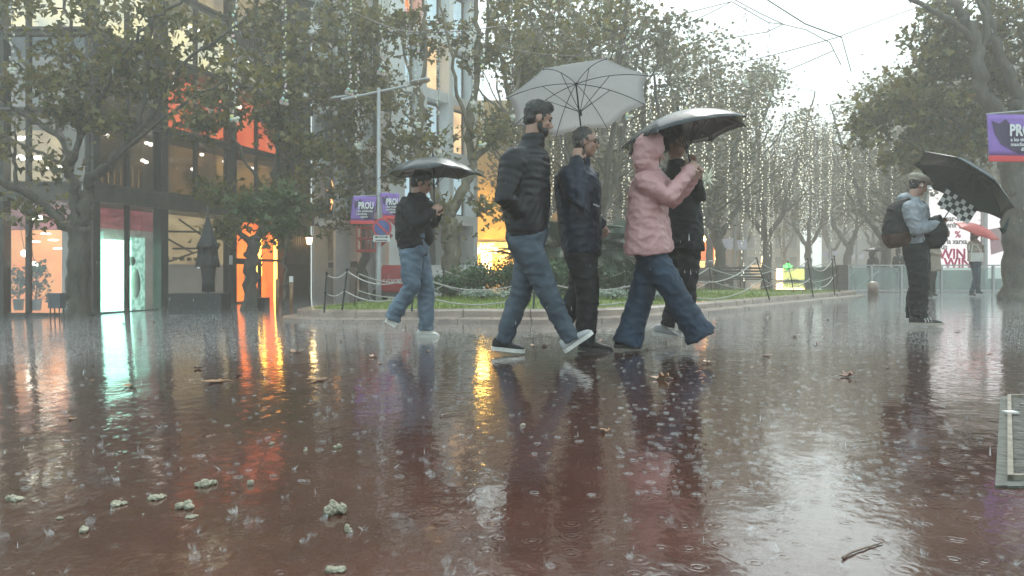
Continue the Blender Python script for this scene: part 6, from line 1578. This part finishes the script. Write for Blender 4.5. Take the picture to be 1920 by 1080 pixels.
# ---------------------------------------------------------------- rain: splashes, drops on the ground, spray and falling drops
def watermat(name, alpha, col=(.85,.87,.88)):
    m, t, b = newmat(name); b.inputs['Base Color'].default_value = (*col, 1); b.inputs['Roughness'].default_value = .15
    tr = t.nodes.new('ShaderNodeBsdfTransparent'); mx = t.nodes.new('ShaderNodeMixShader'); mx.inputs[0].default_value = alpha
    lk(t, tr.outputs[0], mx.inputs[1]); lk(t, b.outputs[0], mx.inputs[2]); lk(t, mx.outputs[0], t.nodes['Material Output'].inputs[0]); return m
SPL = watermat('splash_water', .11); SPR = watermat('spray_water', .45); RNG = watermat('ring_water', .13)
def splash(q, c, s_, rs):
    n_ = rs.randint(5, 12); ph = rs.uniform(0, 6); s_ = min(s_*math.exp(rs.gauss(0, .35)), .013); lx_, ly_ = rs.gauss(0, .35), rs.gauss(0, .35)
    if rs.random() < .30:
        for _ in range(rs.randint(2, 5)):
            a_ = rs.uniform(0, 6.3); h_ = s_*rs.uniform(.4, 1.1); q.tube([c+Vector((math.cos(a_)*s_*.3, math.sin(a_)*s_*.3, 0)), c+Vector((math.cos(a_)*s_*.6+lx_*h_*.5, math.sin(a_)*s_*.6, h_*.6)), c+Vector((math.cos(a_)*s_+lx_*h_, math.sin(a_)*s_, h_))], [s_*.16, s_*.08, s_*.03], 4, False)
        return
    # torn crown sheet: a flaring wall with a ragged lip
    K_ = n_*2; lo_ = []; hi_ = []
    hh = [s_*rs.uniform(.35, 1.0)*(1.5 if k % 2 else .7) for k in range(K_)]
    for k in range(K_):
        a_ = ph+2*math.pi*k/K_; r0 = s_*.55; r1 = s_*(.75+.25*rs.random())
        lo_.append(c+Vector((math.cos(a_)*r0, math.sin(a_)*r0, 0))); hi_.append(c+Vector((math.cos(a_)*r1+lx_*hh[k], math.sin(a_)*r1+ly_*hh[k], hh[k]*(1+.5*math.sin(a_+ph)))))
    q.add(lo_+hi_, [(k, (k+1) % K_, K_+(k+1) % K_, K_+k) for k in range(K_) if rs.random() < .8])
    for _ in range(rs.randint(3, 8)):
        a_ = rs.uniform(0, 6.3); r_ = s_*rs.uniform(.4, 1.8); z = s_*rs.uniform(.3, 2.6); d = s_*rs.uniform(.03, .08); q.ell(c+Vector((math.cos(a_)*r_, math.sin(a_)*r_, z)), (d,d,d*1.3), None, 5, 3)
rs = random.Random(5); q = MB()
for i in range(460):
    py = 600+480*rs.random()**2.1; px = rs.uniform(-60, 1980)
    if px > 1880 and 740 < py < 920: continue
    y = ground_y(px, py); x = X(px, y)
    if any(abs(px-a_) < 60 and py < 672 for a_ in (1000,1100,1200)) and rs.random() < .5: continue
    if inside(x, y, [Vector(p) for p in isl]): continue
    splash(q, Vector((x, y, gz(x))), rs.uniform(.004, .017)*(1.2 if y < 2.5 else 1), rs)
o = link('rain_splashes', q.mesh('splashes'), SPL); tag(o, 'crown shaped splashes of heavy rain all over the ground', 'rain', kind='stuff')
q = MB()
for i in range(1000):
    py = 600+330*rs.random()**1.5; px = rs.uniform(-60, 1980) if rs.random() < .4 else rs.uniform(1150, 1700)
    if px > 1880 and 740 < py < 920: continue
    y = ground_y(px, py); x = X(px, y); r_ = rs.uniform(.005, .016); n_ = 10
    if inside(x, y, [Vector(p) for p in isl]): continue
    z = gz(x)+.0015; w_ = r_*rs.uniform(.12,.5); vs = []
    for k in range(n_):
        a_ = 2*math.pi*k/n_; c_, s_ = math.cos(a_), math.sin(a_); vs += [(x+c_*r_, y+s_*r_, z), (x+c_*(r_-w_/2), y+s_*(r_-w_/2), z+.0022), (x+c_*(r_-w_), y+s_*(r_-w_), z)]
    fs = []
    for k in range(n_):
        a_, b_ = k*3, ((k+1) % n_)*3; fs += [(a_, b_, b_+1, a_+1), (a_+1, b_+1, b_+2, a_+2)]
    q.add(vs, fs)
o = link('rain_rings', q.mesh('rings'), RNG); tag(o, 'small rings and bubbles where drops hit the water film', 'rain', kind='stuff')
# spray hanging just above the ground, and drops in the air
def drops(N, fy, fz, size, stretch):
    y = fy(N); x = rng.uniform(-.78, .78, N)*y; z = fz(N); s_ = size(N)
    g_ = np.array([gz(v) for v in x]); c = np.stack([x, y, g_+z], 1)
    T = np.array([(0,0,1),(0.94,0,-.33),(-.47,.82,-.33),(-.47,-.82,-.33)]); T = T*np.array([1,1,stretch])
    V = c[:, None]+s_[:, None, None]*T[None]; k = np.arange(N)[:, None, None]*4
    F = (k+np.array([(0,1,2),(0,2,3),(0,3,1),(1,3,2)])[None]).reshape(-1, 3); return V.reshape(-1, 3), F
V, F = drops(240000, lambda n: 6+18*rng.random(n)**1.2, lambda n: rng.exponential(.055, n), lambda n: rng.uniform(.001,.0036, n), 1.2)
o = link('rain_spray', arrays('spray', V, F), SPR); tag(o, 'fine spray bouncing off the pavement', 'rain', kind='stuff')
V, F = drops(9000, lambda n: 1.0+22*rng.random(n)**.8, lambda n: rng.uniform(0,9, n), lambda n: rng.uniform(.0010,.0020, n), 7)
o = link('falling_rain', arrays('raindrops', V, F), SPR); tag(o, 'falling raindrops filling the air', 'rain', kind='stuff')

# ---------------------------------------------------------------- haze of the downpour
q = MB(); q.box2((-155,-45,-1.6), (155,205,32)); hz = q.build('haze', None)
m = bpy.data.materials.new('haze'); m.use_nodes = True; t = m.node_tree; t.nodes.clear()
v = t.nodes.new('ShaderNodeVolumePrincipled'); v.inputs['Color'].default_value = (.95,.925,.86,1); v.inputs['Density'].default_value = .0070; v.inputs['Anisotropy'].default_value = .3
ou = t.nodes.new('ShaderNodeOutputMaterial'); lk(t, v.outputs[0], ou.inputs['Volume']); hz.data.materials.append(m); tag(hz, 'pale rain haze filling the square', 'haze', kind='stuff')
